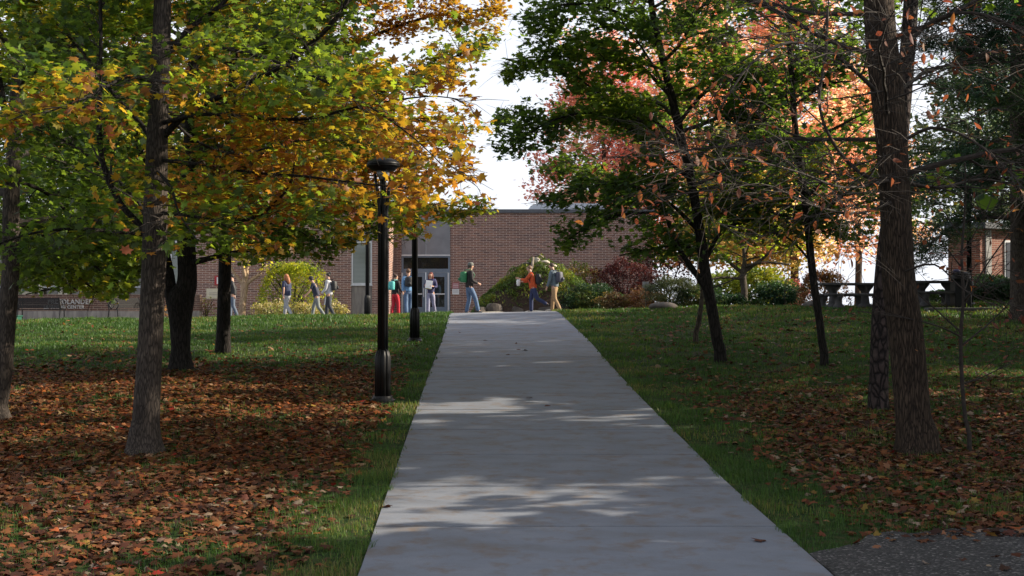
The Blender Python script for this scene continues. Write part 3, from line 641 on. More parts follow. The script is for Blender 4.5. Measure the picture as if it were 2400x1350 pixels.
# --- thin maple further right
D6 = G(1932, 856)[1]
t6 = TR([(1932, 858, 9.5), (1922, 760, 9), (1910, 680, 9), (1900, 600, 9), (1890, 500, 8.5), (1878, 400, 8), (1864, 300, 7.5), (1857, 200, 7), (1850, 80, 6.5), (1850, -50, 6), (1845, -300, 3)], D6)
l6 = [[Q(1893, 530, D6, 4), Q(1950, 480, D6, 3.5), Q(2010, 430, D6-.2, 3), Q(2070, 370, D6-.3, 1.5)],
      [Q(1885, 470, D6, 4), Q(1810, 440, D6, 3), Q(1730, 450, D6, 2), Q(1650, 490, D6, 1)],
      [Q(1870, 340, D6, 4), Q(1790, 280, D6, 3), Q(1700, 280, D6, 1.5)],
      [Q(1860, 250, D6, 4), Q(1930, 200, D6, 3), Q(2000, 190, D6, 1.5)],
      [Q(1905, 620, D6, 3), Q(1850, 560, D6, 2.5), Q(1780, 540, D6-.2, 1.5)]]
tree('maple_tree', 'thin-trunked green maple between the leaning maple and the thick ridged trunk', t6, M['dark'], 'R', l6,
     dict(z0=3.2, z1=9.5, n=22, len=2.6, len_top=1.1, rise=.15, rise_top=.6), dict(lsR, pal=DKGREEN+[((.20, .12, .02), 1)], sec=3.6, n=8), seed=25, flare=.3, tsides=10)
# --- small grey stem beside the leaning maple
gs = G(1630, 803)
tree('young_tree', 'small pale grey stem just left of the leaning maple', TR([(1631, 804, 6), (1637, 760, 6), (1645, 700, 5), (1648, 640, 4), (1660, 560, 3), (1668, 480, 2)], gs[1]), M['grey'], 'R', [],
     dict(z0=2.0, z1=4.2, n=8, len=1.4, len_top=.7, rise=.4), dict(lsR, pal=GREEN, sec=2, n=4), seed=28, flare=.3, tsides=8)
# --- the thick ridged trunk with tangled twigs
D8 = G(2145, 1062)[1]
t8 = TR([(2148, 1064, 46), (2140, 980, 41), (2132, 880, 40), (2122, 760, 40), (2108, 660, 38), (2102, 560, 36), (2096, 450, 35), (2088, 330, 36), (2078, 200, 38), (2066, 90, 36), (2058, -60, 34), (2050, -300, 30), (2040, -700, 22), (2030, -1200, 12), (2030, -1600, 4)], D8)
OAKT = dict(m=M['rust'], size=.088, t=T_OVAL, pal=RUST, n=2, twigs=9, sec=5.0, slen=1.35, tlen=.6, spread=.05, tilt=1.0, hang=-.15, bare=.15, tr=.85, curl=.7, thin=.24)
l8 = [[Q(2090, 440, D8, 6), Q(2010, 400, D8-.4, 5), Q(1950, 330, D8-.7, 4), Q(1920, 240, D8-.8, 3.5), Q(1935, 130, D8-.8, 3.5), Q(1940, 20, D8-.8, 3)],
      [Q(2080, 240, D8, 6), Q(1960, 130, D8-.6, 4.5), Q(1850, 100, D8-1, 3.5), Q(1760, 150, D8-1.2, 3), Q(1690, 250, D8-1.4, 2)],
      [Q(2090, 350, D8, 5), Q(2180, 300, D8-.4, 4), Q(2280, 330, D8-.8, 3), Q(2380, 420, D8-1.1, 2), Q(2440, 500, D8-1.2, 1)],
      [Q(2096, 420, D8, 5), Q(2200, 440, D8+.6, 4), Q(2300, 420, D8+1, 3), Q(2400, 440, D8+1.4, 2)],
      [Q(2078, 180, D8, 6), Q(2170, 60, D8-.2, 5), Q(2280, 30, D8-.4, 4), Q(2400, 80, D8-.6, 3), Q(2480, 180, D8-.8, 1.5)],
      [Q(2098, 470, D8, 4), Q(2010, 500, D8-1, 3), Q(1900, 480, D8-1.8, 2.2), Q(1780, 430, D8-2.3, 1.5), Q(1640, 470, D8-2.7, .9)],
      [Q(2092, 420, D8, 4), Q(1980, 440, D8-1.2, 3), Q(1860, 400, D8-2, 2.2), Q(1700, 370, D8-2.6, 1.4), Q(1560, 420, D8-3, .8)],
      [Q(2110, 640, D8-.1, 3), Q(2190, 620, D8-.6, 2.2), Q(2260, 680, D8-1, 1.6), Q(2340, 720, D8-1.3, 1)]]
tree('oak_tree', 'thick furrowed brown trunk on the right with tangled bare twigs and sparse rust leaves', t8, M['oak'], 'N', l8,
     dict(z0=3.2, z1=13.5, n=34, len=4.4, rk=.55, len_top=2.0, rise=.05, rise_top=.7), dict(OAKT), seed=31, tsides=28, wob=.035, flare=.45, limb_bark=M['twig'])
# --- dark trunk behind it
D7 = G(2058, 962)[1]
t7 = TR([(2058, 963, 23), (2060, 880, 22), (2063, 780, 21), (2068, 680, 20), (2078, 560, 19), (2100, 420, 19), (2112, 300, 19), (2125, 150, 18), (2135, 0, 17), (2150, -300, 14), (2150, -900, 6)], D7)
tree('pine_tree', 'dark plated trunk standing just behind the thick furrowed one', t7, M['pine'], 'N', [],
     dict(z0=6.0, z1=13, n=26, len=4.0, len_top=1.5, rise=.0, rise_top=.4), dict(lsR, pal=DKGREEN, size=.16, sec=2.6, n=5), seed=35, flare=.2)
# --- sapling on the right
Ds = G(2270, 1062)[1]
tree('sapling', 'knee-thin sapling with wiry stems right of the thick furrowed trunk', TR([(2272, 1064, 5.5), (2262, 980, 5), (2254, 880, 5), (2252, 780, 4.5), (2258, 700, 4), (2254, 600, 3.5), (2262, 480, 2.5), (2262, 380, 1.5)], Ds), M['twig'], 'N',
     [[Q(2254, 790, Ds, 2.5), Q(2200, 765, Ds-.2, 2), Q(2120, 745, Ds-.4, 1.6), Q(2010, 730, Ds-.8, 1)], [Q(2258, 720, Ds, 2.5), Q(2300, 640, Ds-.1, 2), Q(2370, 540, Ds-.2, 1.5), Q(2420, 470, Ds-.3, 1)], [Q(2254, 900, Ds, 2.2), Q(2300, 885, Ds, 1.6), Q(2370, 850, Ds-.2, 1)]],
     dict(z0=1.2, z1=3.0, n=8, len=1.1, len_top=.6, rise=.6), dict(OAKT, sec=2, twigs=3, n=2, slen=.6, thin=.25, size=.07), seed=38, flare=.3, tsides=8, limb_bark=M['twig'])
# --- trunk at the right edge, with feathery dark green sprays
t10 = TR([(2392, 755, 22), (2390, 700, 21), (2388, 600, 20), (2388, 450, 19), (2386, 300, 18), (2386, 100, 16), (2390, -200, 12), (2395, -500, 5)], 33.5)
SPR = [((.025, .060, .035), 4), ((.035, .080, .030), 4), ((.07, .11, .03), 1.5)]
tree('hemlock_tree', 'grey trunk at the right edge under feathery blue-green sprays', t10, M['grey'], 'N', [],
     dict(z0=3.9, z1=11.5, n=30, len=4.6, len_top=1.2, rise=-.12, rise_top=.3, up=-.005), dict(size=.16, t=T_NEEDLE, pal=SPR, n=20, twigs=7, sec=4.5, slen=1.3, tlen=.5, spread=.14, tilt=.5, bare=.1, m=M['needle']), seed=41, flare=.3, tsides=10)
#@@SHADE
# --- trees standing right of the frame whose crowns shade the lawn and the path
shade = [(9.8, 9.6, 3.9, 3.1, 1.6), (14.5, 16.6, 8.0, 3.6, 2.8), (12.2, 22, 5.6, 3.0, 3), (16.5, 28.0, 7.5, 3.6, 3.2), (22, 33, 11, 4.4, 3.2), (19.5, 14.5, 7.2, 3.6, 2.6), (26, 40, 11, 4.4, 3.2), (29, 27, 12, 4.4, 3.2)]
sl = ['small round shade tree right of the asphalt corner, nearest the camera', 'shade tree right of the thick furrowed trunk', 'rust-leaved shade tree right of the sapling', 'shade tree on the right slope, left of the taller one', 'tall shade tree on the right slope beyond the grey edge trunk', 'low broad shade tree farther right than the small round one', 'tallest shade tree, right of the red brick house', 'tall shade tree at the far right border of the lawn']
for i, (x, y, H, L_, rise0) in enumerate(shade):
    z = h(x, y)
    tree('shade_tree', sl[i], [(x, y, z, .2), (x+.1, y, z+2.5, .17), (x-.1, y+.1, z+6, .12), (x, y, z+H, .03)], M['dark'], 'N', [],
         dict(z0=z+rise0, z1=z+H, n=26, len=L_, len_top=1.6, rise=.1, rise_top=.7), dict(size=.30, t=T_FAR, pal=RUST if i % 3 == 0 else DKGREEN, n=8, twigs=6, sec=2.5, slen=1.6, tlen=.6, spread=.18, tilt=.8, twigdraw=False), seed=50+i, flare=.3, tsides=8, group='shade trees right of the lawn')
#@@END_TREES

# --- background trees, behind the buildings
def bgtree(name, label, px, d, H, rad, pal, seed, z0=.18, size=.19, n=46, sec=3.5, tm=M['leaf_bg'], dens=10, side='N'):
    p = GD(px, d); z = p[2]
    tree(name, label, [(p[0], p[1], z, .22), (p[0]+.1, p[1], z+H*.3, .18), (p[0]-.1, p[1], z+H*.6, .11), (p[0], p[1], z+H, .03)], M['grey'], side, [],
         dict(z0=z+H*z0, z1=z+H*.95, n=n, len=rad, len_top=rad*.3, rise=.12, rise_top=.8), dict(size=size, t=T_FAR, pal=pal, n=dens, twigs=5, sec=sec, slen=2.0, tlen=.7, spread=.25, tilt=.8, twigdraw=False, m=tm), seed=seed, flare=.2, tsides=8, group='trees behind the buildings')
bgtree('red_maple', 'pink-red maple rising behind the brick building', 1420, 66, 14, 4.5, PINK, 61)
bgtree('orange_maple', 'glowing orange maple behind the leaning maple', 1640, 70, 17, 6.2, ORANGE, 62)
bgtree('orange_maple', 'glowing orange maple behind the thin-trunked maple', 1860, 64, 16, 5.6, ORANGE, 63)
bgtree('yellow_maple', 'pale yellow maple low behind the garden, right of the brick wall', 1730, 60, 8, 3.6, YEL, 64, z0=.25)
bgtree('orange_maple', 'orange and yellow maple behind the stone tables', 2010, 76, 14, 4.6, YEL[:1]+ORANGE, 65, z0=.35)
bgtree('green_tree', 'green tree behind the left glass building', 120, 72, 17, 6.5, GREEN, 66)
bgtree('golden_tree', 'golden tree behind the left end of the brick building', 560, 70, 16, 6.0, GOLD, 67, side='L')
bgtree('green_tree', 'green and gold tree behind the middle of the brick building', 860, 74, 14, 4.6, LEFTMIX, 68, side='L')
bgtree('green_tree', 'yellow-green tree between the glass building and the brick building', 350, 66, 14, 5.0, GREEN[1:], 69)
bgtree('evergreen_tree', 'tall dark evergreen behind the red brick house', 2300, 56, 11, 3.8, SPR, 70, z0=.3, n=34)
#@@BUILD
# ------------------------------------------------------------------ main brick building
def X_(px, d): return (px-1200)*d/FPX
def Z_(py, d): return float(P(1200, py, d)[2])
BY = 58.0; LY = 55.6        # entrance wall plane, left wing plane
zb = 1.2
bld = thing('brick_building', (X_(1055, BY), BY, 1.6), 'long low brown brick building with a recessed double door and flat roof', 'building'); BL = tuple(bld.location)
def part(mb, name, m, bevel=0, parent=None, smooth=False, loc=None):
    return mb.build(name, m, parent or bld, loc or BL, smooth, bevel)
rt = Z_(499, BY)                                     # top of the brick
xr = X_(1530, BY); xd1 = X_(1055, BY); xd0 = X_(941, BY)
part(MB().box((xd1, BY, zb), (xr, BY+.3, rt)), 'wall', M['brickx'])
part(MB().box((xr-.3, BY+.302, zb), (xr-.001, BY+9, rt)), 'wall', M['bricky'])
xl1 = X_(912, LY); 
# left wing front wall with two tall strip windows
wins = [(X_(823, LY), X_(872, LY)), (X_(398, LY), X_(459, LY))]
xl0 = X_(390, LY)
segs = [(xl0, wins[1][0]), (wins[1][1], wins[0][0]), (wins[0][1], xl1)]
for a, b in segs:
    part(MB().box((a, LY, zb), (b, LY+.3, rt+.02)), 'wall', M['brickx'])
part(MB().box((xl1-.3, LY+.302, zb), (xl1-.002, BY+.3, rt)), 'wall', M['bricky'])
part(MB().box((xl1+.001, BY+.002, zb), (xd0, BY+.3, rt-.001)), 'wall', M['brickx'])
for a, b in wins:
    zt, zs = Z_(565, LY), Z_(667, LY)
    part(MB().box((a+.005, LY+.05, zb), (b-.005, LY+.25, zs-.005)), 'panel', M['stain'])
    part(MB().box((a+.005, LY+.05, zt+.005), (b-.005, LY+.25, rt)), 'panel', M['panel'])
    fw = .07
    f = part(MB().box((a+.01, LY+.02, zs), (a+fw, LY+.12, zt)).box((b-fw, LY+.02, zs), (b-.01, LY+.12, zt)).box((a+fw, LY+.021, zt-fw), (b-fw, LY+.12, zt)).box((a+fw, LY+.021, zs), (b-fw, LY+.12, zs+fw)), 'window', M['white'])
    part(MB().box((a+fw, LY+.07, zs+fw), (b-fw, LY+.1, zt-fw)), 'pane', M['blind'], parent=f)
    part(MB().box((a-.02, LY-.03, zs-.05), (b+.02, LY+.018, zs)), 'sill', M['white'], parent=f)
# roof and fascia
part(MB().box((xd1-.02, BY-.10, rt), (xr+.1, BY-.02+10, rt+.16)).box((xl0-.1, LY-.10, rt+.021), (xl1+.06, BY+9, rt+.17)).box((xl1+.061, BY-.05, rt+.001), (xd1-.021, BY+9, rt+.165)), 'roof', M['fascia'])
# entrance: grey panels, transom, doors
zc = Z_(597, BY)
part(MB().box((xd0+.003, BY-.05, zc), ((xd0+xd1)/2-.01, BY+.2, rt)).box(((xd0+xd1)/2+.01, BY-.05, zc), (xd1-.003, BY+.2, rt)), 'entrance_panel', M['panel'])
part(MB().box((xd0, BY-.12, zc-.05), (xd1, BY-.052, zc)), 'canopy_edge', M['white'])
ztr = Z_(630, BY); fr = MB(); w_ = .09
fr.box((xd0, BY-.04, zb), (xd0+w_, BY+.1, zc-.052)); fr.box((xd1-w_, BY-.04, zb), (xd1-.003, BY+.1, zc-.052))
fr.box((xd0+w_, BY-.04, zc-.13), (xd1-w_, BY+.1, zc-.052)); fr.box((xd0+w_, BY-.05, ztr-.16), (xd1-w_, BY+.1, ztr))
part(fr, 'door_frame', M['blue'])
part(MB().box((xd0+w_, BY+.02, ztr), (xd1-w_, BY+.05, zc-.13)), 'transom_pane', M['glass'])
xm = (xd0+xd1)/2
for a, b, hs in ((xd0+w_+.005, xm-.008, 1), (xm+.008, xd1-w_-.005, -1)):
    s = .16; zt = ztr-.165; z0 = 1.60
    d = part(MB().box((a, BY-.02, z0), (a+s, BY+.04, zt)).box((b-s, BY-.02, z0), (b, BY+.04, zt)).box((a+s, BY-.02, zt-.2), (b-s, BY+.04, zt)).box((a+s, BY-.02, z0), (b-s, BY+.04, z0+.3)), 'door', M['blue'])
    part(MB().box((a+s, BY+.0, z0+.3), (b-s, BY+.02, zt-.2)), 'pane', M['glass'], parent=d)
    part(MB().box((a+s-.02, BY-.09, z0+.86), (b-s+.02, BY-.05, z0+.92)), 'push_bar', M['white'], parent=d)
    hx = b-s*.5 if hs > 0 else a+s*.5
    part(MB().box((hx-.02, BY-.10, z0+.75), (hx+.02, BY-.07, z0+1.15)), 'handle', M['white'], parent=d)
for a_, b_ in ((xd0+.001, xd0+.07), (xd1-.11, xd1-.04)): part(MB().box((a_, BY-.07, zb), (b_, BY-.041, ztr-.18)), 'trim', M['white'])
# rooftop skylight
sl_ = thing('rooftop_skylight', (X_(1325, 60), 60.6, rt+.16), 'long whitish box on the flat roof above the brick wall', 'rooftop unit'); SL = tuple(sl_.location)
m = MB(); x0, x1 = X_(1232, 60), X_(1425, 60); zt = Z_(477, 60.2)
v = []
for (x, z) in ((x0, rt+.16), (x0+.25, zt-.12), (x0+.6, zt), (x1-.3, zt), (x1, rt+.16)): v.append((x, z))
n_ = len(v); m.add([(x, 60.0, z) for x, z in v]+[(x, 61.6, z) for x, z in v], [tuple(range(n_)), tuple(range(2*n_-1, n_-1, -1))]+[((i+1) % n_, i, i+n_, (i+1) % n_+n_) for i in range(n_)])
m.build('cover', M['skylight'], sl_, SL)
for px in (1306, 1325, 1348): MB().box((X_(px, 60), 59.97, rt+.17), (X_(px, 60)+.03, 59.995, zt-.03)).build('seam', M['fascia'], sl_, SL)
# things fixed to the wall
def wallsign(name, label, cat, px0, px1, py0, py1, d, m, group=None):
    a, b = X_(px0, d), X_(px1, d); z0, z1 = Z_(py1, d), Z_(py0, d)
    t = thing(name, (a, d, z0), label, cat, group)
    MB().box((a, d-.03, z0), (b, d-.004, z1)).build('board', m, t, tuple(t.location))
    return t, (a, b, z0, z1)
t, (a, b, z0, z1) = wallsign('wall_notice', 'red notice over a white one on brick wall right of the door', 'sign', 1060, 1076, 662, 676, BY, M['pink'])
MB().box((a, BY-.031, z0-(z1-z0)*1.0), (b, BY-.004, z0-.02)).build('white_board', M['paper'], t, tuple(t.location))
for k in range(3): MB().box((a+.03, BY-.034, z0+.05+k*.07), (b-.03, BY-.0305, z0+.068+k*.07)).build('line', M['paper'], t, tuple(t.location))
for k in range(4): MB().box((a+.03, BY-.035, z0-.20+k*.045), (b-.03, BY-.0315, z0-.19+k*.045)).build('line', M['fascia'], t, tuple(t.location))
def text(s, size, loc, m, parent, ploc, ext=.012, rz=0, name='lettering', sx=1.0):
    cu = bpy.data.curves.new(name, 'FONT'); cu.body = s; cu.size = size; cu.extrude = ext; cu.align_x = 'LEFT'; cu.space_character = 1.08; cu.offset = .004
    ob = bpy.data.objects.new('tmp', cu); C.objects.link(ob); dg = bpy.context.evaluated_depsgraph_get()
    me = bpy.data.meshes.new_from_object(ob.evaluated_get(dg)); bpy.data.objects.remove(ob)
    Mt = Matrix.Translation(Vector(loc)-Vector(ploc)) @ Matrix.Rotation(rz, 4, 'Z') @ Matrix.Rotation(R(90), 4, 'X') @ Matrix.Scale(sx, 4, (1, 0, 0)); me.transform(Mt)
    me.materials.clear(); me.materials.append(m); o = bpy.data.objects.new(name, me); C.objects.link(o); o.parent = parent; return o
t, (a, b, z0, z1) = wallsign('number_sign', 'red board with a white numeral on the brick, beside the brown trunk', 'sign', 503, 522, 647, 668, LY, M['red'])
text('1', .42, (a+.02, LY-.045, z0+.05), M['paper'], t, tuple(t.location), .006)
t, (a, b, z0, z1) = wallsign('plaque', 'cream stone plaque set in the brick wall below the red number sign', 'plaque', 484, 530, 676, 700, LY, M['plaque'])
MB().box((a+.05, LY-.036, z0+.06), (b-.05, LY-.031, z1-.07)).build('inset', M['cream'], t, tuple(t.location))
for k in range(2): MB().box((a+.12, LY-.040, z0+.16+k*.08), (b-.12, LY-.0365, z0+.18+k*.08)).build('line', M['stain'], t, tuple(t.location))
# ------------------------------------------------------------------ glass building far left
GY = 60.0; gb = thing('glass_building', (X_(200, GY), GY, 1.3), 'cream-framed glazed building behind the low wall at far left', 'building'); GL = tuple(gb.location)
x0, x1 = X_(-60, GY), X_(389, GY); zt = Z_(540, GY)
MB().box((x0, GY+.2, 1.0), (x1, GY+8, zt)).build('inner_wall', M['glass2'], gb, GL)
MB().box((x0-.2, GY-.4, zt), (x1, GY+8, zt+.45)).build('roof', M['cream'], gb, GL)
MB().box((x0, GY-.02, 1.0), (x1, GY+.16, Z_(695, GY))).build('plinth', M['stain'], gb, GL)
for px in (-40, 35, 70, 92, 138, 152, 200, 241, 290, 336, 380):
    MB().box((X_(px, GY), GY-.08, Z_(694.9, GY)), (X_(px, GY)+.18, GY+.1, zt-.001)).build('mullion', M['cream'], gb, GL)
for py in (672, 620, 580):
    MB().box((x0, GY-.04, Z_(py, GY)-.05), (x1, GY+.08, Z_(py, GY)+.05)).build('transom', M['white'], gb, GL)
for a, b in ((36, 69), (318, 338)):
    p = MB().box((X_(a, GY)+.2, GY+.101, Z_(694, GY)), (X_(b, GY), GY+.13, Z_(674, GY))).build('panel', M['cream'], gb, GL)
    MB().box((X_(a, GY)+.3, GY+.06, Z_(682, GY)), (X_(b, GY)-.06, GY+.1, Z_(677, GY))).build('banner', M['teal'], p, (0, 0, 0) if False else GL)
# second storey block seen through the leaves
ub = thing('upper_block', (X_(250, 66), 66, 1.3), 'pale pinkish block rising behind the cream-framed glass building', 'building'); UL = tuple(ub.location)
MB().box((X_(120, 66), 66+2.1, 1.3), (X_(420, 66), 74, Z_(440, 66))).build('wall', mat('pink_stucco', (.5, .40, .36), .8), ub, UL)
for px in (160, 230, 300, 360): MB().box((X_(px, 66), 66+2.04, Z_(560, 66)), (X_(px, 66)+.9, 66+2.09, Z_(490, 66))).build('window', M['glass'], ub, UL)
# ------------------------------------------------------------------ low curved sign wall
WY = 51.0
lw = thing('sign_wall', (X_(200, WY), WY, h(X_(200, WY), WY)), 'low curved brick wall on a concrete base with raised lettering', 'wall'); LL = tuple(lw.location)
def arc_wall(z0f, z1f, thick, m, name, off=0):
    mb = MB(); pts = []
    for i in range(41):
        px = -120+ (455+120)*i/40; x = X_(px, WY); t = (px-120)/335; y = WY+.9*t*t*(1 if px > 120 else .4)+off
        pts.append((x, y))
    vs = []; fs = []
    for x, y in pts: vs += [(x, y, z0f(x)), (x, y, z1f(x)), (x, y+thick, z1f(x)), (x, y+thick, z0f(x))]
    for i in range(40):
        for k in range(4): fs.append((4*i+k, 4*i+(k+1) % 4, 4*i+4+(k+1) % 4, 4*i+4+k))
    fs += [(3, 2, 1, 0), (160, 161, 162, 163)]
    mb.add(vs, [f[::-1] for f in fs]); return mb.build(name, m, lw, LL)
zw1 = Z_(693, WY); zw0 = Z_(729, WY)
arc_wall(lambda x: zw0, lambda x: zw1, .35, M['bricklow'], 'brickwork')
arc_wall(lambda x: .9, lambda x: zw0-.002, .45, M['stain'], 'base', -.06)
arc_wall(lambda x: zw1+.002, lambda x: zw1+.05, .39, M['bricklow'], 'coping', -.02)
text('FREEDLANDER', .262, (X_(112, WY), WY-.03, Z_(712.5, WY)), M['letter'], lw, LL, sx=.98)
text('LEARNING CENTER', .178, (X_(103, WY), WY-.03, Z_(723, WY)), M['letter'], lw, LL, sx=.97)
# ------------------------------------------------------------------ benches
def bench(label, loc, rz, back=True):
    b = thing('park_bench', loc, label, 'bench', 'black metal benches by the sign wall', rz); W = 1.55
    s = MB()
    for k in range(7): s.box((-W/2, .0+k*.062, .43), (W/2, .045+k*.062, .455))
    s.build('seat', M['black'], b, local=True)
    s = MB()
    for k in range(9): s.box((-W/2, .45+.012*k, .50+k*.042), (W/2, .475+.012*k, .537+k*.042))
    s.build('backrest', M['black'], b, local=True)
    for sx in (-1, 1):
        x = sx*W/2
        for y0, y1 in ((.02, -.03), (.44, .52)): MB().tube([(x, y0, .43), (x, (y0+y1)/2, .22), (x, y1, 0)], .02, 6).build('leg', M['black'], b, local=True)
        lp = [(x, -.05+.24*math.cos(t)+.25, .62+.19*math.sin(t)) for t in np.linspace(-1.0, 4.1, 16)]
        MB().tube(lp, .018, 6).tube([(x, .45, .43), (x, .56, .90)], .02, 6).build('armrest', M['black'], b, local=True)
        MB().tube([(x, .30+.10*math.cos(t), .60+.12*math.sin(t)) for t in np.linspace(0, 6.28, 13)], .014, 5).build('scroll', M['black'], b, local=True)
    return b
p = GD(86, 47); bench('long black slatted bench seen from behind in front of the sign wall lettering', (p[0]+.1, 47.4, p[2]), math.pi)
p = GD(306, 47); bench('black bench with looped armrests, mostly behind the near maple trunk', (p[0], 47.4, p[2]), R(60))
# green utility box
p = GD(22, 44); t = thing('utility_box', p, 'low dark green box beside the tree at the left edge', 'utility box')
MB().box((-.36, -.2, -.1), (.36, .2, .25)).build('body', M['greenbox'], t, local=True, bevel=.02); MB().box((-.39, -.23, .252), (.39, .23, .29)).build('lid', M['greenbox'], t, local=True, bevel=.01)
# ------------------------------------------------------------------ lamp posts
def lamp(label, loc):
    t = thing('street_lamp', loc, label, 'street lamp', 'black lamp posts beside the path')
    MB().lathe([(.19, -.05), (.19, .03), (.165, .045), (.15, .06), (.145, .09)], n=20).build('base_plate', M['black'], t, local=True, smooth=False)
    s = MB()
    for k in range(8):
        a = k*math.pi/4+.2; c, q = math.cos(a), math.sin(a)
        s.tube([(.075*c, .075*q, .05), (.075*c, .075*q, .66), (.060*c, .060*q, .74), (.055*c, .055*q, .78)], [.043, .043, .036, .01], 8)
    s.lathe([(.088, .05), (.088, .68), (.06, .76)], n=12); s.build('base', M['black'], t, local=True, smooth=True)
    for k in range(4): 
        a = k*math.pi/2+.35; c, q = math.cos(a), math.sin(a)
        MB().tube([(.045*c, .045*q, .6), (.043*c, .043*q, 2.72), (.055*c, .055*q, 2.85), (.085*c, .085*q, 3.1), (.125*c, .125*q, 3.36)], [.036, .034, .028, .024, .02], 10).build('column', M['black'], t, local=True, smooth=True)
    MB().lathe([(.03, .5), (.03, 3.44)], n=10).build('core', M['black'], t, local=True, smooth=True)
    MB().lathe([(.07, 2.70), (.092, 2.71), (.092, 2.74), (.07, 2.75)], n=20).build('collar', M['black'], t, local=True)
    hd = MB().lathe([(.02, 3.40), (.17, 3.41), (.215, 3.45), (.225, 3.475), (.235, 3.48), (.245, 3.50), (.235, 3.525), (.20, 3.555), (.13, 3.585), (.05, 3.60), (.01, 3.602)], n=32).build('lamp_head', M['black'], t, local=True, smooth=True)
    MB().lathe([(.05, 3.28), (.09, 3.34), (.10, 3.398)], n=20).build('lens', mat('lamp_glass', (.3, .3, .3), .2), hd, local=True, smooth=True)
    MB().lathe([(.205, 3.47), (.252, 3.472), (.252, 3.482), (.205, 3.484)], n=32).build('rim', M['black'], hd, local=True)
    return t
p = G(897, 943); l0 = lamp('nearest black lamp post, left edge of the path', p)
for lab, q in (('second black lamp post, its base beside the path behind the nearest one', G(972, 801)), ('third black lamp post, standing in front of the tall strip window', GD(861, 45.0)), ('black lamp post at far right beside the trash can', GD(2272, 38.0))):
    c = copy_tree(l0); c.location = tuple(float(k) for k in q); c['label'] = lab; c.rotation_euler = (0, 0, .4)
# ------------------------------------------------------------------ stone tables and trash can at right
def stone_table(label, px, d, rz, W):
    t = thing('stone_table', GD(px, d), label, 'picnic table', 'stone tables at the crest of the lawn', rz)
    MB().box((-W/2, -.38, .70), (W/2, .38, .77)).build('tabletop', M['stone'], t, local=True, bevel=.015)
    for s in (-1, 1):
        MB().lathe([(.24, 0), (.24, .08), (.14, .16), (.11, .40), (.14, .52), (.24, .64), (.26, .698)], (s*W*.26, 0, 0), 10).build('pedestal', M['stone'], t, local=True, smooth=True)
        MB().box((-W/2, s*.78-.16, .38), (W/2, s*.78+.16, .45)).build('seat', M['stone'], t, local=True, bevel=.015)
        for q in (-1, 1): MB().lathe([(.18, 0), (.17, .08), (.11, .14), (.11, .28), (.16, .378)], (q*W*.30, s*.78, 0), 10).build('seat_support', M['stone'], t, local=True, smooth=True)
    return t
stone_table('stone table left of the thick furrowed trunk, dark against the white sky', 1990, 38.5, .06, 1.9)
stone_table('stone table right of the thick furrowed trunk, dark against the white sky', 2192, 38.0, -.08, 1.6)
pt = GD(2252, 37.2); t = thing('trash_can', pt, 'dark square trash can with a bagged top beside the far right lamp post', 'trash can')
MB().box((-.24, -.24, 0), (.24, .24, .78)).build('bin', M['black'], t, local=True, bevel=.03)
MB().lathe([(.27, .78), (.28, .84), (.26, .98), (.18, 1.03), (.02, 1.04)], n=16).build('lid', M['black'], t, local=True, smooth=True)
MB().ell((-.12, 0, 1.04), (.14, .12, .07), noise=.12).build('bag', mat('purple_plastic', (.10, .09, .22), .35), t, local=True, smooth=True)
pt = GD(2250, 36.2); t = thing('stone_slab', pt, 'long low stone slab on the ground in front of the trash can', 'slab')
MB().box((-.95, -.15, -.05), (.95, .2, .10)).build('slab', M['stone'], t, local=True, bevel=.02)
for px, py, lab in ((1905, 690, 'grey boulder left of the stone table'), (1555, 712, 'flat grey stone at the crest of the lawn under the garden shrubs')):
    p = GD(px, 40.5); t = thing('boulder', p, lab, 'rock'); MB().ell((0, 0, .08), (.5 if px < 1800 else .3, .3, .14), 14, 8, .06, px).build('stone', M['rock'], t, local=True, smooth=True)
# red brick house at right, receding
cx_, cy_ = X_(2298, 47), 47.0
rb = thing('red_brick_house', (cx_, cy_, h(cx_, cy_)), 'red-orange brick house with pale pilasters at the far right', 'building'); rb.rotation_euler = (0, 0, R(28))
Hh = 2.75; c_, s_ = math.cos(R(28)), math.sin(R(28)); Lx = -1.18*c_+.0*s_; Ly = 1.18*s_
def prism(mb, pts, z0, z1):
    n = len(pts); return mb.add([(x, y, z0) for x, y in pts]+[(x, y, z1) for x, y in pts], [tuple(range(n))[::-1], tuple(range(n, 2*n))]+[(i, (i+1) % n, n+(i+1) % n, n+i) for i in range(n)])
prism(MB(), [(0, 0), (16, 0), (18, 3), (4, 4.2), (Lx+4.1, Ly+3.4), (Lx, Ly)], -.5, Hh).build('wall', M['brickred'], rb, local=True)
prism(MB(), [(-.05, -.3), (16.2, -.3), (18.2, 3.3), (4, 4.5), (Lx+3.6, Ly+3.5), (Lx-.3, Ly-.1)], Hh, Hh+.22).build('roof', M['fascia'], rb, local=True)
for x in (.25, 2.6, 5.4, 8.2):
    MB().box((x, -.06, -.3), (x+.28, -.002, Hh-.05)).build('pilaster', M['conc'], rb, local=True)
    f = MB().box((x+1.0, -.04, .9), (x+1.8, -.003, Hh-.4)).build('window', M['white'], rb, local=True)
    MB().box((x+1.07, -.06, .98), (x+1.73, -.041, Hh-.48)).build('pane', M['glass'], f, local=True)

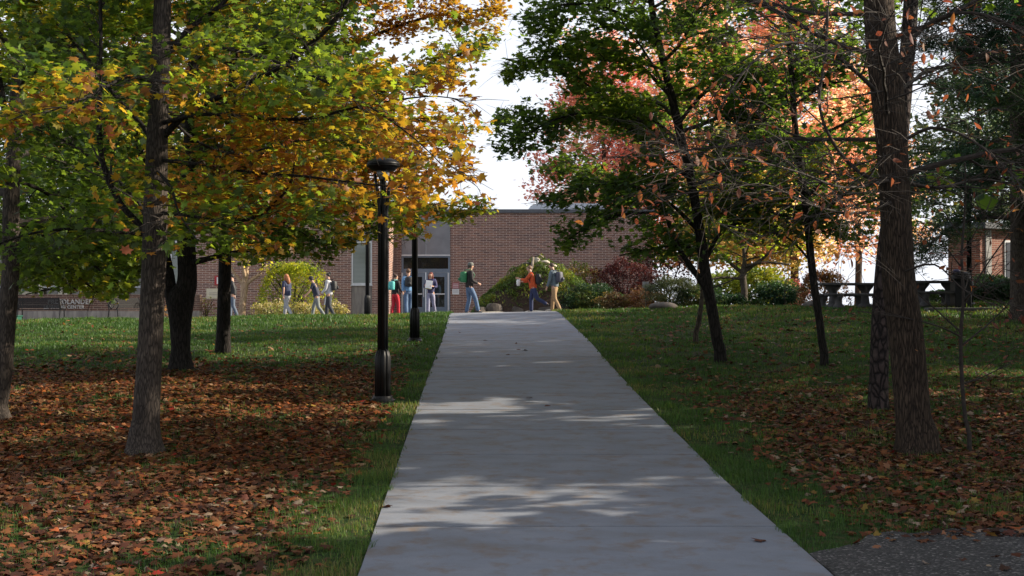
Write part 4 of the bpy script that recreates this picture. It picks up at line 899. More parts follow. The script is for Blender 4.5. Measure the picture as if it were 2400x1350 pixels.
# ------------------------------------------------------------------ shrubs
def shrub(name, label, px, d, rad, ht, pal, n, size, tmpl=T_FAR, seed=0, m=None, cz=.5, shell=.55, stems=6, weep=False, cat='shrub', lump=.25, y=None, group=None, stemm=None):
    g = np.random.default_rng(seed+200); p = GD(px, d); t = thing(name, p, label, cat, group)
    u = g.normal(0, 1, (n, 3)); u /= np.linalg.norm(u, axis=1, keepdims=True)
    ph = g.uniform(0, 6, 6)
    lum = 1+lump*(np.sin(u[:, 0]*4+ph[0])*np.sin(u[:, 2]*5+ph[1])+.6*np.sin(u[:, 1]*7+ph[2]+u[:, 0]*5)+.4*np.sin(u[:, 0]*11+ph[3]+u[:, 2]*9))
    r = (shell+(1-shell)*g.random(n)**.6)*lum
    q = u*r[:, None]*np.array([rad, rad*.8, ht*(1-cz)]); q[:, 2] = np.where(q[:, 2] < 0, q[:, 2]*cz/(1-cz), q[:, 2])+ht*cz
    if weep:
        k = g.integers(0, 60, n); an = k*2.4+g.normal(0, .06, n); s = g.random(n); R0 = rad*(.5+.5*(k % 7)/6)
        q = np.stack([R0*np.cos(an)*np.sqrt(s*.9+.1), R0*.8*np.sin(an)*np.sqrt(s*.9+.1), ht*(1-.95*s**1.9)*(1-.18*(k % 5)/5)], -1)+g.normal(0, .07, (n, 3))
    q = q[q[:, 2] > .02]; q = q+p
    leaves('foliage', q, size, palette(len(q), pal, seed, q, 2.5), tmpl, m or M['shrub'], t, tuple(p), tilt=.9, seed=seed)
    mb = MB()
    for k in range(stems):
        an = k*2.4+g.uniform(0, 1); e = np.array([rad*.65*math.cos(an), rad*.5*math.sin(an), ht*g.uniform(.6, .9)])
        mb.tube([(e[0]*.1, e[1]*.1, -.05), (e[0]*.35, e[1]*.35, e[2]*.5), e], [.03*rad, .02*rad, .006], 5)
    if stems: mb.build('stem', stemm or M['twig'], t, local=True)
    return t
LITE = [((.42, .36, .12), 3), ((.45, .38, .22), 3), ((.22, .24, .06), 2)]
WEEP = [((.22, .26, .03), 4), ((.36, .30, .04), 2.5), ((.08, .12, .02), 4)]
# weeping tree left
gp = GD(690, 52.5)
t = shrub('weeping_tree', 'round weeping tree with yellow-green hanging foliage before the left brick wing', 688, 52.5, 1.85, 2.25, WEEP, 8000, .095, T_OVAL, 1, m=M['leaf'], weep=True, stems=9, cat='tree')
shrub('low_shrub', 'pale straw-coloured low shrub left of the person in the navy shirt', 636, 50, .75, .62, LITE, 1500, .07, seed=2, stems=10)
shrub('low_shrub', 'pale straw-coloured low shrub between the navy shirt and the pair of walkers', 716, 50.2, .55, .60, LITE, 1000, .07, seed=3, stems=8)
shrub('low_shrub', 'pale low shrub right of the pair of walkers', 788, 51.5, .5, .6, LITE, 900, .07, seed=4, stems=8)
shrub('twiggy_shrub', 'thin reddish twiggy shrub below the cream plaque', 482, 52.5, .5, 1.0, [((.25, .14, .06), 1), ((.2, .2, .05), 1)], 260, .07, seed=5, stems=12, shell=.2)
shrub('twiggy_shrub', 'small leafless shrub at the right end of the sign wall', 392, 49.5, .35, .7, [((.35, .18, .06), 1)], 120, .07, seed=6, stems=9, shell=.2)
# pale crape myrtle trunk
dc = 52.0; pc = GD(568, dc)
tree('crape_myrtle', 'small tree with smooth pale peach trunk in sun behind the left lawn', TR([(566, 742, 9), (568, 715, 8), (571, 690, 8), (573, 668, 9), (574, 655, 7), (578, 635, 5), (582, 600, 4)], dc), M['pale'], 'L',
     [[Q(572, 672, dc, 6), Q(560, 655, dc, 4.5), Q(548, 640, dc, 3.5), Q(535, 610, dc, 2)], [Q(573, 670, dc, 5), Q(590, 655, dc, 4.5), Q(606, 645, dc, 3.5), Q(625, 620, dc, 2)], [Q(574, 655, dc, 5), Q(570, 630, dc-.3, 4), Q(556, 590, dc-.5, 3)]],
     dict(z0=3.4, z1=4.4, n=6, len=1.8, len_top=1, rise=.4), dict(size=.15, t=T_FAR, pal=YEL, n=5, twigs=4, sec=3, slen=1.0, tlen=.35, spread=.1, tilt=.8), seed=81, flare=.2, tsides=10)
# rock mound
mp = GD(1258, 50.0)
md = thing('garden_mound', mp, 'large evergreen mound draped over rocks in front of the brick wall', 'shrub'); g = np.random.default_rng(90)
def mound_h(x, y):
    hx = np.interp(x, [-2.55, -2.2, -1.6, -1.0, -.4, .2, .9, 1.6, 2.3, 2.9], [0, .55, 1.1, 1.6, 1.95, 2.1, 1.8, 1.35, .85, 0])
    return hx*np.clip(1-(y/1.5)**2, 0, 1)**.5
n_ = 15000; q = np.stack([g.uniform(-2.5, 2.8, n_), g.uniform(-1.5, .9, n_), np.zeros(n_)], -1); hm = mound_h(q[:, 0], q[:, 1])
hm *= 1+.08*np.sin(q[:, 0]*5)*np.sin(q[:, 1]*6+1)+.06*np.sin(q[:, 0]*11+q[:, 1]*9)
q[:, 2] = hm*(1-.18*g.random(n_)**2); lowc = (q[:, 2] < .55+.3*np.sin(q[:, 0]*3)) & (q[:, 0] < .7) & (q[:, 0] > -1.6)
q = q[~(lowc & (g.random(n_) < .8))]
leaves('foliage', q+mp, .085, palette(len(q), [((.085, .135, .026), 5), ((.16, .21, .034), 4), ((.34, .32, .06), 1.6)], 3, q, 3), T_OVAL, M['shrub'], md, tuple(mp), tilt=.9, seed=9)
mb = MB()   # dark inner bank
vs = []; fs = []; nx_, ny_ = 22, 9
for j in range(ny_):
    for i in range(nx_):
        x = -2.45+5.1*i/(nx_-1); y = -1.52+3.0*j/(ny_-1); vs.append((x, y, max(mound_h(x, y)*.82-.05, -.1)))
for j in range(ny_-1):
    for i in range(nx_-1): fs.append((j*nx_+i, j*nx_+i+1, (j+1)*nx_+i+1, (j+1)*nx_+i))
mb.add(vs, fs).build('bank', M['soil'], md, local=True, smooth=True)
rocks = [(-2.15, -1.6, .30, .20, 0, 'grey-brown boulder left of the mound'), (-1.65, -1.5, .34, .32, 0, 'round dark boulder at the foot of the mound, behind the man in the beanie'), (-1.75, -2.6, .70, .06, 1, 'flat tan kerb stone at path end, right of the beanie man'), (-.1, -2.3, .50, .07, 1, 'flat pale kerb stone at path end, left of orange shirt'), (.45, -2.2, .22, .09, 1, 'small pale kerb stone beside the orange-shirted walker'), (-.8, -1.4, .30, .22, 0, 'dark boulder under the middle of the mound'), (.3, -1.4, .30, .22, 0, 'boulder under the mound behind the orange shirt'), (1.0, -1.45, .30, .22, 0, 'boulder low on the right of the mound')]
def rough_rock(mb, c, r, seed, pale=0):
    rs = np.random.default_rng(seed); m0 = MB().ell((0, 0, 0), (1, 1, 1), 16, 10)
    dirs = rs.normal(0, 1, (9, 3)); dirs /= np.linalg.norm(dirs, axis=1, keepdims=True); cut = rs.uniform(.45, .8, 9); vs = []
    for v in m0.v:
        v = np.array(v)
        for dd, cc in zip(dirs, cut):
            q = v @ dd
            if q > cc: v = v-dd*(q-cc)*.85
        vs.append(v*np.array(r)+np.array(c))
    mb.add(vs, m0.f); return mb
for i, (x, y, r, z, k, lab) in enumerate(rocks):
    px = mp[0]+x; py = mp[1]+y; t = thing('boulder', (px, py, h(px, py)), lab, 'rock', 'rocks around the garden mound')
    rough_rock(MB(), (0, 0, z*.55), (r, r*.7, z), i+3).build('stone', M['rock2'] if k else M['rock'], t, local=True)
t = thing('top_rocks', (mp[0]+.1, mp[1]-.35, mp[2]+2.05), 'sunlit white stone and driftwood crowning the mound', 'rock')
for i, (x, z, rx, rz_) in enumerate(((-.46, -.16, .20, .10), (-.14, -.02, .19, .13), (.22, -.08, .20, .10), (.50, -.24, .20, .09), (.05, -.22, .26, .08))):
    rough_rock(MB(), (x, 0, z), (rx, .22, rz_), i+20).build('stone', M['rock2'] if i != 0 else M['rock'], t, local=True)
MB().tube([(-.25, -.25, .10), (-.3, -.45, -.3), (-.42, -.75, -.6), (-.4, -.9, -.95)], [.05, .06, .05, .03], 6).tube([(-.2, -.2, .12), (.0, -.2, .2), (.15, -.1, .1)], .03, 5).build('driftwood', M['twig_pale'], t, local=True, smooth=True)
# right side planting, back to front
REDJ = [((.08, .018, .020), 4), ((.13, .03, .03), 3), ((.045, .012, .016), 3)]
shrub('japanese_maple', 'dark red laceleaf maple against the right end of the brick wall', 1462, 51.5, 1.15, 2.15, REDJ, 7000, .085, T_OVAL, 11, cz=.62, weep=False, cat='tree', stems=8)
shrub('dark_shrub', 'tall purple-brown shrub right of the red laceleaf maple', 1560, 53.5, 1.25, 3.3, [((.08, .02, .02), 2), ((.12, .05, .025), 1)], 3500, .09, seed=12, cz=.6)
shrub('ivy_bank', 'dark green ground shrub right of the mound', 1385, 48, 1.1, 1.05, DKGREEN+[((.10, .12, .03), 2)], 6000, .07, seed=13, stems=3)
shrub('golden_shrub', 'orange-yellow low bush below the red laceleaf maple', 1440, 46, .62, .66, [((.20, .13, .03), 3), ((.12, .08, .03), 3), ((.08, .04, .02), 2)], 3500, .05, seed=14)
shrub('golden_shrub', 'small yellow bush behind the mound, under the hanging maple leaves', 1365, 52.5, .9, 2.0, [((.24, .17, .04), 3), ((.10, .12, .03), 3)], 2200, .08, seed=15, cz=.7)
shrub('rust_shrub', 'russet bush right of the golden low bush', 1512, 46, .70, .78, [((.16, .07, .03), 3), ((.10, .06, .03), 3), ((.22, .12, .05), 1)], 4000, .05, seed=16)
shrub('needle_shrub', 'soft dark grey-green conifer bush in front of the garden', 1575, 44.5, 1.0, 1.15, [((.05, .065, .03), 3), ((.075, .09, .03), 2), ((.11, .12, .03), 1)], 7000, .09, T_NEEDLE, 17, cz=.6, m=M['needle'])
shrub('dark_shrub', 'low dark green shrub behind the small grey stem', 1640, 44.5, .9, .85, DKGREEN+[((.12, .11, .03), 2)], 4500, .07, seed=18)
shrub('yellow_shrub', 'bright yellow-green shrub behind the small spreading tree', 1775, 46, 1.15, 1.55, [((.26, .30, .03), 3), ((.38, .36, .04), 2), ((.12, .17, .02), 2)], 5200, .10, seed=19, cz=.6)
shrub('dark_shrub', 'blue-green low shrub right of the small spreading tree', 1825, 42.5, .85, .85, SPR, 4500, .07, seed=20)
shrub('yellow_shrub', 'yellow-green shrub left of the small spreading tree', 1690, 47, .9, 1.5, [((.20, .24, .03), 3), ((.10, .14, .02), 3)], 3200, .10, seed=22, cz=.6)
shrub('dark_shrub', 'low dark shrub at the foot of the small spreading tree', 1708, 43, .6, .5, SPR, 2500, .06, seed=23)
shrub('rust_shrub', 'rusty weeping laceleaf bush left of the stone tables', 1925, 41.5, 1.0, 1.15, [((.20, .09, .04), 3), ((.12, .06, .03), 3), ((.3, .17, .05), 1)], 4500, .08, T_OVAL, 24, weep=True, stems=9)
shrub('round_hedge', 'clipped dark green bush beside the red brick house', 2318, 43, .95, 1.05, DKGREEN, 6500, .07, seed=25, lump=.05, stems=3)
shrub('round_hedge', 'lower clipped bush sprawling at right, in front of the red brick house', 2350, 40, 1.1, .75, DKGREEN, 6500, .07, seed=26, lump=.06, stems=3)
shrub('round_hedge', 'low green mound of bush behind the right stone table', 2215, 44, .7, .55, DKGREEN, 3000, .07, seed=27, lump=.06, stems=2)
shrub('red_shrub', 'vivid red-pink bush far behind the garden', 1845, 56, .9, 1.2, PINK, 2400, .12, seed=28, cz=.5, m=M['leaf_bg'])
# small spreading tree
d_ = 43.5
tree('spreading_tree', 'small tree with low spreading limbs and yellow-green leaves behind the right lawn', TR([(1745, 706, 8), (1744, 680, 8), (1741, 655, 8), (1742, 635, 7), (1745, 610, 5), (1742, 580, 4), (1735, 560, 3)], d_), M['grey'], 'R',
     [[Q(1741, 640, d_, 5), Q(1725, 628, d_, 4.5), Q(1705, 612, d_, 3.5), Q(1680, 600, d_, 2)], [Q(1742, 640, d_, 5), Q(1765, 622, d_, 4.5), Q(1795, 600, d_, 3.5), Q(1820, 570, d_, 2)], [Q(1743, 655, d_, 3.5), Q(1700, 650, d_-.4, 3), Q(1660, 655, d_-.6, 2)], [Q(1744, 625, d_, 4), Q(1790, 615, d_-.4, 3), Q(1850, 620, d_-.6, 2)]],
     dict(z0=3.3, z1=4.5, n=9, len=1.9, len_top=1, rise=.3), dict(size=.13, t=T_FAR, pal=[((.18, .22, .03), 3), ((.08, .12, .02), 4)], n=5, twigs=5, sec=4, slen=.8, tlen=.3, spread=.1, tilt=.7), seed=91, flare=.3, tsides=8)
t = thing('plant_marker', GD(1513, 45.0), 'small pale marker sign on a stake in front of the red laceleaf maple', 'sign')
MB().box((-.015, -.01, 0), (.015, .01, .82)).build('stake', M['twig_pale'], t, local=True); MB().box((-.11, -.03, .80), (.11, -.012, 1.03)).build('board', M['conc'], t, local=True)
for k in range(4): MB().box((-.08, -.034, .845+k*.045), (.08, -.0305, .858+k*.045)).build('line', M['fascia'], t, local=True)

#@@PEOPLE
# ------------------------------------------------------------------ people
def skin_mesh(V, E, rad, root=0, sub=1):
    me = bpy.data.meshes.new('tmp'); me.from_pydata([tuple(v) for v in V], E, []); ob = bpy.data.objects.new('tmp', me); C.objects.link(ob)
    ob.modifiers.new('s', 'SKIN'); sv = me.skin_vertices[0].data
    for i, r in enumerate(rad): sv[i].radius = (r, r) if np.isscalar(r) else r; sv[i].use_root = (i == root)
    if sub: m_ = ob.modifiers.new('u', 'SUBSURF'); m_.levels = sub; m_.render_levels = sub
    dg = bpy.context.evaluated_depsgraph_get(); out = bpy.data.meshes.new_from_object(ob.evaluated_get(dg)); bpy.data.objects.remove(ob)
    out.polygons.foreach_set('use_smooth', np.ones(len(out.polygons), bool)); return out
_mc = {}
def cloth(c, rough=.8):
    k = tuple(round(a, 3) for a in c)
    if k not in _mc: _mc[k] = mat('cloth', c, rough, tuple(a*.7 for a in c), 14, .3, 30)
    return _mc[k]
SK = mat('skin', (.50, .29, .20), .55, (.44, .25, .17), 20)
def person(label, px, d, face, H=1.75, top=(.02, .02, .022), pants=(.06, .1, .2), hair=(.03, .02, .015), legs=(.3, -.3), arms=None, lean=.05, hd=0, shoes=(.03, .03, .03), pack=None, hat=None, hairlen=.0, held=None, skirt=None, sleeve=1.0, bulk=1.16, dz=0, bun=False, hood=False, glasses=False):
    """local +y is where the person faces; face = heading in degrees in the world, 0 = away from camera (+y), 90 = left (-x), -90 = right"""
    p = GD(px, d); t = thing('person', (p[0], p[1], p[2]+.015+dz), label, 'person', None, R(face)); k = H/1.75
    def V3(a): return np.array(a, float)*k
    def link(me, name, m, parent=t):
        me.materials.clear(); me.materials.append(m); o = bpy.data.objects.new(name, me); C.objects.link(o); o.parent = parent; return o
    ly = lambda z: lean*(z-.95)                     # forward lean above the hips
    hip = {}; knee = {}; ank = {}; toe = {}
    for s, a in ((1, legs[0]), (-1, legs[1])):
        hip[s] = V3((s*.085, 0, .90)); kb = max(0, -a)*.9+.10
        kn = hip[s]+k*.43*np.array([0, math.sin(a*.8+.12), -math.cos(a*.8+.12)]); an = kn+k*.41*np.array([0, math.sin(a*.8-kb), -math.cos(a*.8-kb)])
        knee[s] = kn; ank[s] = an
    low = min(ank[1][2], ank[-1][2])-.075*k         # put the lower foot on the ground
    up = -low
    O = np.array([0, 0, up])
    pel = V3((0, 0, .93))+O; sp1 = V3((0, ly(1.1), 1.10))+O; ch = V3((0, ly(1.3), 1.30))+O; nb = V3((0, ly(1.46)+.01, 1.46))+O
    hb = V3((0, ly(1.55)+.02+hd*.2, 1.545))+O; hm = V3((0, ly(1.62)+.03+hd*.6, 1.625))+O; ht = V3((0, ly(1.7)+.02+hd, 1.70))+O
    sh = {}; el = {}; wr = {}
    arms = arms or {1: (.35, .4, .12), -1: (-.35, .3, .12)}
    for s in (1, -1):
        sh[s] = V3((s*.175, ly(1.42), 1.41))+O; sw, bd, ou = arms[s]
        el[s] = sh[s]+k*.29*np.array([s*ou, math.sin(sw), -math.cos(sw)])
        wr[s] = el[s]+k*.25*np.array([s*ou*(.3 if bd < 1 else -1.4), math.sin(sw+bd), -math.cos(sw+bd)])
    V = [pel, sp1, ch, nb, hb, hm, ht]; E = [(0, 1), (1, 2), (2, 3), (3, 4), (4, 5), (5, 6)]; r = [.115, .10, .12, .055, .07, .088, .06]
    V.append(hm+V3((0, .095, -.015))); E.append((5, 7)); r.append(.017)                     # nose
    for s in (1, -1): V.append(hm+V3((s*.085, -.0, -.01))); E.append((5, len(V)-1)); r.append(.02)   # ears
    for s in (1, -1):
        b = len(V); V += [hip[s]+O, knee[s]+O, ank[s]+O, ank[s]+O+V3((0, .12, -.045))]; E += [(0, b), (b, b+1), (b+1, b+2), (b+2, b+3)]; r += [.085, .055, .038, .032]
        b = len(V); V += [sh[s], el[s], wr[s]]; E += [(2, b), (b, b+1), (b+1, b+2)]; r += [.05, .037, .026]
        fd = (wr[s]-el[s]); fd /= np.linalg.norm(fd); sdv = np.cross(fd, [1, 0, 0]); sdv /= np.linalg.norm(sdv)
        palm = wr[s]+fd*.06*k; V.append(palm); pi = len(V)-1; E.append((b+2, pi)); r.append(.030)
        for q, (o1, ln) in enumerate(((-.027, .065), (-.009, .08), (.009, .075), (.027, .055))):
            V += [palm+sdv*o1*k+fd*.035*k, palm+sdv*o1*k+fd*(.035+ln*.6)*k+np.array([-s*.02*k, 0, 0])]; E += [(pi, len(V)-2), (len(V)-2, len(V)-1)]; r += [.010, .008]
        V.append(wr[s]+fd*.03*k-sdv*.04*k+np.array([-s*.015, 0, 0])); E.append((b+2, len(V)-1)); r.append(.010)
    r = [a*k for a in r]
    body = link(skin_mesh(V, E, r), 'body', SK)
    # trousers
    Vp = [pel+V3((0, 0, .06)), pel]; Ep = [(0, 1)]; rp = [.125*bulk, (.135*bulk, .12*bulk)]
    for s in (1, -1):
        b = len(Vp); kk = knee[s]+O; aa = ank[s]+O; Vp += [hip[s]+O+V3((0, 0, -.04)), (hip[s]+O)*.5+kk*.5, kk, kk*.5+aa*.5, aa+V3((0, .01, -.035))]; Ep += [(1, b)]+[(b+j, b+j+1) for j in range(4)]; rp += [.112, .10, .082, .074, .072]
    rp = [tuple(q*k for q in a) if isinstance(a, tuple) else a*k for a in rp]
    if not skirt: link(skin_mesh(Vp, Ep, rp, 1), 'trousers', cloth(pants))
    # top
    Vt = [pel+V3((0, 0, -.07)), sp1, ch, nb+V3((0, 0, -.03))]; Et = [(0, 1), (1, 2), (2, 3)]; rt_ = [.142*bulk, .135*bulk, .145, .085]
    for s in (1, -1):
        e1 = el[s]*1.0; w1 = el[s]+(wr[s]-el[s])*sleeve if sleeve > 0 else sh[s]+(el[s]-sh[s])*.8
        b = len(Vt)
        if sleeve > 0: Vt += [sh[s], e1, w1]; Et += [(2, b), (b, b+1), (b+1, b+2)]; rt_ += [.076, .064, .050]
        else: Vt += [sh[s], w1]; Et += [(2, b), (b, b+1)]; rt_ += [.072, .062]
    if hood: Vt.append(nb+V3((0, -.10, -.02))); Et.append((3, len(Vt)-1)); rt_.append(.085)
    link(skin_mesh(Vt, Et, [a*k for a in rt_], 1), 'jacket' if sleeve > .5 else 'shirt', cloth(top))
    # shoes
    for s in (1, -1):
        a = ank[s]+O; link(skin_mesh([a+V3((0, -.05, -.035)), a+V3((0, .03, -.03)), a+V3((0, .15, -.05))], [(0, 1), (1, 2)], [.040*k, .044*k, .034*k], 1), 'shoe', cloth(shoes, .6))
    if skirt: MB().lathe([(.23, .42), (.20, .7), (.15, 1.0)], (0, 0, float(O[2])), 14).build('skirt', cloth(skirt), t, local=True, smooth=True)
    # hair, hat
    if hat: 
        m_ = MB().ell(tuple(hm+V3((0, -.012, .035))), (.098*k, .108*k, .095*k), 14, 8); m_.build('beanie' if hat[1] == 'beanie' else 'cap', cloth(hat[0]), t, local=True, smooth=True)
        if hat[1] == 'cap': MB().ell(tuple(hm+V3((0, .12, .035))), (.07*k, .075*k, .012), 10, 6).build('brim', cloth(hat[0]), t, local=True, smooth=True)
    hmesh = MB().ell(tuple(hm+V3((0, -.028, .028 if not hat else -.01))), (.092*k, .092*k, .088*k), 14, 8, .02)
    if hairlen: hmesh.tube([hm+V3((0, -.05, 0)), hb+V3((0, -.08, 0)), nb+V3((0, -.12, -hairlen*.5)), nb+V3((0, -.13, -hairlen))], [.085*k, .085*k, .075*k, .03*k], 10)
    if hairlen:
        for s in (1, -1): hmesh.tube([hm+V3((s*.075, -.0, .02)), hb+V3((s*.08, -.0, 0)), nb+V3((s*.08, .03, -hairlen*.6))], [.035*k, .035*k, .02*k], 7)
    if bun: hmesh.ell(tuple(hm+V3((0, -.10, .09))), (.05*k, .05*k, .05*k), 10, 6)
    hmesh.build('hair', cloth(hair, .6), t, local=True, smooth=True)
    eye = MB(); [eye.ell(tuple(hm+V3((s*.033, .082, .0))), (.011, .008, .007), 8, 5) for s in (1, -1)]; eye.build('eyes', M['black'], t, local=True)
    MB().ell(tuple(hm+V3((0, .080, -.055))), (.025, .008, .006), 8, 5).build('mouth', cloth((.3, .1, .09)), t, local=True)
    if glasses: MB().tube([hm+V3((-.08, .03, .0)), hm+V3((-.04, .1, .0)), hm+V3((.04, .1, .0)), hm+V3((.08, .03, .0))], .006, 5).build('glasses', M['black'], t, local=True)
    if pack:
        c = ch*.55+sp1*.45+V3((0, -.21, .04)); bp = link(skin_mesh([c+V3((0, 0, .18)), c, c+V3((0, -.02, -.2))], [(0, 1), (1, 2)], [(.13*k, .09*k), (.17*k, .13*k), (.16*k, .12*k)], 1, 2), 'backpack', cloth(pack, .6))
        for s in (1, -1): MB().tube([c+V3((s*.09, .05, .22)), sh[s]*.6+nb*.4+V3((0, 0, .06)), ch+V3((s*.11, .14, .02)), sp1+V3((s*.14, .06, 0))], .02, 6).build('strap', cloth(tuple(a*.7 for a in pack), .6), bp, local=True)
        link(skin_mesh([c+V3((-.07, -.13, -.08)), c+V3((.07, -.13, -.08))], [(0, 1)], [.07*k, .07*k], 0, 1), 'pocket', cloth(tuple(a*.8 for a in pack), .6), bp)
    W = Matrix.Translation(t.location) @ Matrix.Rotation(R(face), 4, 'Z')
    return t, {s: W @ Vector(wr[s]+(wr[s]-el[s])*.3) for s in (1, -1)}
JE = (.09, .15, .26)
P_ = []
person('man in grey beanie, black jacket and jeans with a green backpack at the path end', 1100, 44.3, -72, 1.80, (.022, .018, .018), JE, (.05, .04, .03), (.42, -.10), {1: (.0, 1.2, .2), -1: (.0, 1.3, .2)}, .04, .0, pack=(.03, .20, .08), hat=((.16, .16, .14), 'beanie'))
t, hnd = person('walker in an orange shirt with black backpack and white bottle, navy trousers', 1250, 46.2, 84, 1.72, (.62, .09, .02), (.025, .035, .10), (.20, .11, .06), (.10, -.62), {1: (.5, 1.0, .15), -1: (.7, 1.1, .15)}, .18, .03, pack=(.018, .018, .022), glasses=True, sleeve=.75)
pb = hnd[1]; b_ = thing('white_cup', (pb.x-.02, pb.y, pb.z-.06), 'white wrapped bundle held out by the walker in orange', 'cup')
MB().lathe([(.05, -.08), (.07, .0), (.075, .08), (.06, .12)], n=14).build('cup', M['paper'], b_, local=True, smooth=True); MB().lathe([(.02, .121), (.066, .122), (.05, .15)], n=14).build('lid', M['paper'], b_, local=True, smooth=True)
person('person in grey and teal hoodie and khaki trousers with a dark backpack, head bowed', 1300, 46.0, 60, 1.80, (.13, .17, .20), (.38, .24, .12), (.06, .035, .022), (.20, -.28), {1: (.05, .4, .15), -1: (.1, .3, .15)}, .10, .07, pack=(.07, .07, .10), hood=True, shoes=(.35, .33, .3))
t, hnd = person('red-haired woman in a navy tunic holding white papers in front of the door', 1010, 50.5, 165, 1.68, (.045, .045, .13), (.30, .30, .42), (.18, .03, .015), (.15, -.3), {1: (.15, 1.7, .25), -1: (.1, 1.6, .25)}, .0, .0, hairlen=.16, shoes=(.7, .7, .7), sleeve=.8)
pb = (hnd[1]+hnd[-1])/2; b_ = thing('paper_stack', (pb.x+.02, pb.y-.03, pb.z), 'bright white papers hugged by the red-haired woman', 'papers'); b_.rotation_euler = (R(-12), R(8), 0)
MB().box((-.13, -.025, -.12), (.13, 0, .20)).build('papers', M['paper'], b_, local=True, bevel=.004); MB().box((-.12, .002, -.14), (.12, .02, .15)).build('folder', cloth((.5, .45, .1)), b_, local=True)
person('person in pale blue shirt and jeans with black backpack, half behind the second lamp post', 957, 49.0, 12, 1.80, (.16, .32, .55), JE, (.12, .06, .03), (.2, -.2), None, .02, 0, pack=(.015, .015, .018))
person('person in black coat and red trousers with a turquoise backpack between the lamp posts', 926, 49.8, -40, 1.62, (.02, .018, .02), (.50, .015, .03), (.05, .02, .015), (.15, -.15), {1: (.1, .7, .2), -1: (.1, .9, .2)}, .03, 0, pack=(.10, .50, .48), bun=True, bulk=1.15)
_, hb4 = person('person with hair bun and white hoodie carrying a black jacket and black backpack', 771, 47.5, 82, 1.70, (.50, .50, .52), (.03, .035, .045), (.02, .015, .012), (.15, -.25), {1: (-.05, .25, .1), -1: (.15, .6, .1)}, .04, .0, pack=(.018, .018, .02), bun=True)
t, hnd = person('hunched person in black cap, dark polo and grey trousers bending forward', 743, 47.9, 88, 1.60, (.035, .04, .07), (.20, .22, .22), (.02, .015, .012), (.30, -.35), {1: (.55, .3, .1), -1: (.4, .3, .1)}, .30, .05, hat=((.02, .02, .022), 'cap'), sleeve=0)
pb = hb4[1]; b_ = thing('paper_sheet', (pb.x+.0, pb.y-.04, pb.z+.02), 'white sheet of paper hanging from the hand of the walker with the hair bun', 'paper'); b_.rotation_euler = (0, R(7), R(4))
MB().box((-.13, -.004, -.32), (.13, .004, 0)).build('sheet', M['paper'], b_, local=True)
person('person in loose navy shirt and grey trousers with strawberry-blonde hair walking left', 672, 47.5, 60, 1.66, (.028, .038, .085), (.36, .37, .38), (.42, .16, .06), (.25, -.35), {1: (.0, .15, .2), -1: (-.2, .2, .2)}, .02, .0, sleeve=0, hairlen=.12, bulk=1.35)
person('person in black jacket and jeans partly hidden by the brown straight trunk', 546, 48.0, 95, 1.66, (.015, .015, .018), (.10, .13, .18), (.02, .015, .012), (.15, -.2), None, .05, 0)
person('person in pale blue and white shirt behind the low sign wall', 229, 53.5, 100, 1.55, (.45, .52, .66), (.3, .3, .32), (.15, .08, .05), (.1, -.1), {1: (.3, .8, .2), -1: (.2, .9, .2)}, .15, 0)

#@@GRASS
# ------------------------------------------------------------------ grass and fallen leaves
def litter_density(x, y):
    e = np.abs(x-pcx(y))-PW/2       # distance from the path edge
    left = x < pcx(y)
    near = np.clip((e-.22)/.35, 0, 1)
    dl = np.clip((28.5-y)/5, 0, 1)*(.8+.2*np.clip((y-10.3)/2.2, 0, 1))
    dl = dl*(.45+.55*np.clip((e-.5)/.6, 0, 1))*np.where(y > 20, np.clip((30.5-y-.12*(-x))/8, .15, 1), 1)
    dr = np.clip((e-.45)/.9, 0, 1)*np.clip((24-y)/10, .2, .72)
    p = np.sin(x*1.7+y*.6)*np.sin(y*1.1-x*.5)*.3+np.sin(x*4.3-y*2)*np.sin(y*3.4+x)*.2+.92
    return np.where(left, near*np.maximum(dl, .05), near*np.maximum(dr, .06))*p
def scatter(n, x0, x1, y0, y1, g):
    return g.uniform(x0, x1, n), g.uniform(y0, y1, n)
def in_view(x, y, m=1.0): return np.abs(x) < .4*y+m
def offpath(x, y, m=0.0): return np.abs(x-pcx(y)) > PW/2+m
def asphalt(x, y):
    top = 10.2+.03*np.sin(x*2.3)+.05*np.sin(x*9.1)+.03*np.sin(x*23)+.10*(x-2.3)-.85*np.clip(2.95-x, 0, 1)
    return (x > pcx(y)+PW/2-.1) & (y < top)
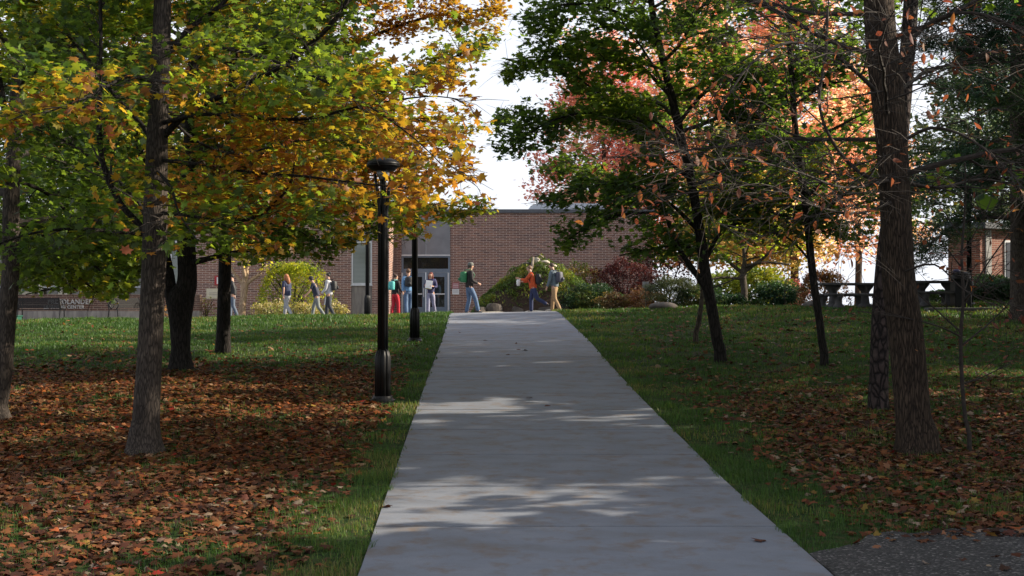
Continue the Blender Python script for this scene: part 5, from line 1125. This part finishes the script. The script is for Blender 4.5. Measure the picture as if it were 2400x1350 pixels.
def grass(name, y0, y1, dens, hgt, wid, seed, label, lean=.35):
    g = np.random.default_rng(seed); xm = .4*y1+1; n = int(dens*2*xm*(y1-y0)); x, y = scatter(n, -xm, xm, y0, y1, g)
    ok = in_view(x, y) & (np.abs(x-pcx(y))-PW/2 > -.015-.035*np.sin(y*7.3+np.sin(y*3.1)*2)) & ~asphalt(x, y+.05); ld = litter_density(x, y)
    ok &= g.random(n) > np.clip(ld*1.0, 0, .84)
    clump = np.sin(x*5.1+np.sin(y*3.3))*np.sin(y*4.7+np.sin(x*2.9)); ok &= g.random(n) < .62+.38*clump
    x, y = x[ok], y[ok]; n = len(x); z = hh(x, y); cl = clump[ok]
    H = hgt*g.uniform(.5, 1.25, n)*(1+.35*cl); e = np.abs(x-pcx(y))-PW/2; H *= np.where(e < .35, 1.05, 1); az = g.uniform(0, 2*np.pi, n); la = g.normal(0, lean, n)
    # long tufts
    tall = (g.random(n) < .03); H[tall] *= 1.6
    W = wid*g.uniform(.6, 1.3, n); dx, dy = np.cos(az), np.sin(az); px, py = -dy, dx
    b = np.stack([x, y, z-.01], -1); s = np.stack([px*W/2, py*W/2, 0*W], -1); t1 = np.stack([dx*la*H*.35, dy*la*H*.35, H*.6], -1); t2 = np.stack([dx*la*H*1.2, dy*la*H*1.2, H*(1-.25*np.abs(la))], -1)
    V = np.stack([b-s, b+s, b+t1+s*.7, b+t1-s*.7, b+t2], 1).reshape(-1, 3)
    i = np.arange(n)[:, None]*5; F = np.concatenate([i+[0, 1, 2], i+[0, 2, 3], i+[3, 2, 4]], 1).reshape(-1, 3)
    pal = [((.045, .095, .022), 5), ((.062, .125, .026), 4), ((.10, .15, .030), 2), ((.20, .17, .07), .7)]
    col = palette(n, pal, seed, np.stack([x, y, z], -1), 1.3)
    o = np_mesh(name, V, F, M['blade'], col=np.repeat(col, 5, 0)); tag(o, label, 'grass', kind='stuff'); print('GRASS', n)
grass('grass', 8.2, 15, 3400, .062, .0055, 1, 'short green grass in the foreground beside the path')
grass('grass', 15, 24, 1300, .062, .010, 2, 'green grass of the middle lawn beneath the trees')
grass('grass', 24, 34, 600, .065, .018, 3, 'green grass on the upper slope of the lawn')
grass('grass', 34, 42.2, 420, .085, .024, 4, 'green grass along the crest of the lawn')
def litter(name, y0, y1, dens, size, tm, seed, label):
    g = np.random.default_rng(seed); xm = .4*y1+1; n = int(dens*2*xm*(y1-y0)); x, y = scatter(n, -xm, xm, y0, y1, g)
    ld = litter_density(x, y); ok = in_view(x, y) & (g.random(n) < ld)
    ok &= offpath(x, y, .05); asp = asphalt(x, y); ok &= ~asp | (g.random(n) < np.where(asphalt(x, y+.35), .07, .8))
    x, y = x[ok], y[ok]; z = hh(x, y)+g.uniform(.01, .045, len(x))
    pal = [((.11, .040, .020), 5), ((.15, .055, .022), 4), ((.20, .10, .05), 1.8), ((.07, .028, .017), 3.5), ((.22, .065, .022), 1.0), ((.24, .17, .12), 1.3), ((.045, .022, .016), 2), ((.20, .12, .03), .8), ((.20, .02, .015), .2)]
    c = palette(len(x), pal, seed)
    lf = x < 0
    c[lf & (y > 13)] *= np.array([1.1, 1.0, .8])
    o = leaves(name, np.stack([x, y, z], -1), size, c, tm, M['litter'], tilt=.34, curl=.85, seed=seed); tag(o, label, 'leaves', kind='stuff'); print('LITTER', len(x))
litter('fallen_leaves', 8.2, 15, 420, .082, T_MAPLE, 6, 'brown and rust fallen leaves in the foreground')
litter('fallen_leaves', 15, 23, 330, .088, T_MID, 7, 'carpet of red-brown leaves under the trees')
litter('fallen_leaves', 23, 41, 110, .11, T_FAR, 8, 'scattered brown leaves on the upper lawn')
# a few leaves lying on the path: each one can be pointed at
g = np.random.default_rng(5)
spots = [(1240, 937), (1188, 834), (1137, 800), (1210, 808), (1216, 822), (1780, 1275), (1078, 782), (1232, 824), (905, 1195), (1285, 955)]
for i, (a, b) in enumerate(spots):
    p = G(a, b); p[2] += .035
    o = leaves('fallen_leaf', np.array([p]), .09 if b > 900 else .13, np.array([(.10, .04, .025)]), T_MAPLE, M['litter'], loc=tuple(p), tilt=.3, curl=.9, seed=i)
    where = ['in the middle of the path below the long light streak', 'on the path joint, darkest of the far ones', 'alone on the upper left of the path', 'highest of the small ones at mid path', 'just above the dark joint at mid path', 'at the bottom right edge of the path', 'farthest up, near the left path edge', 'right of centre just above the dark joint', 'on the lower left edge of the path', 'right of centre, faint, below the long streak'][i]
    tag(o, 'small brown leaf lying '+where, 'leaf', 'leaves on the path')
print('SCENE DONE', len(bpy.data.objects))
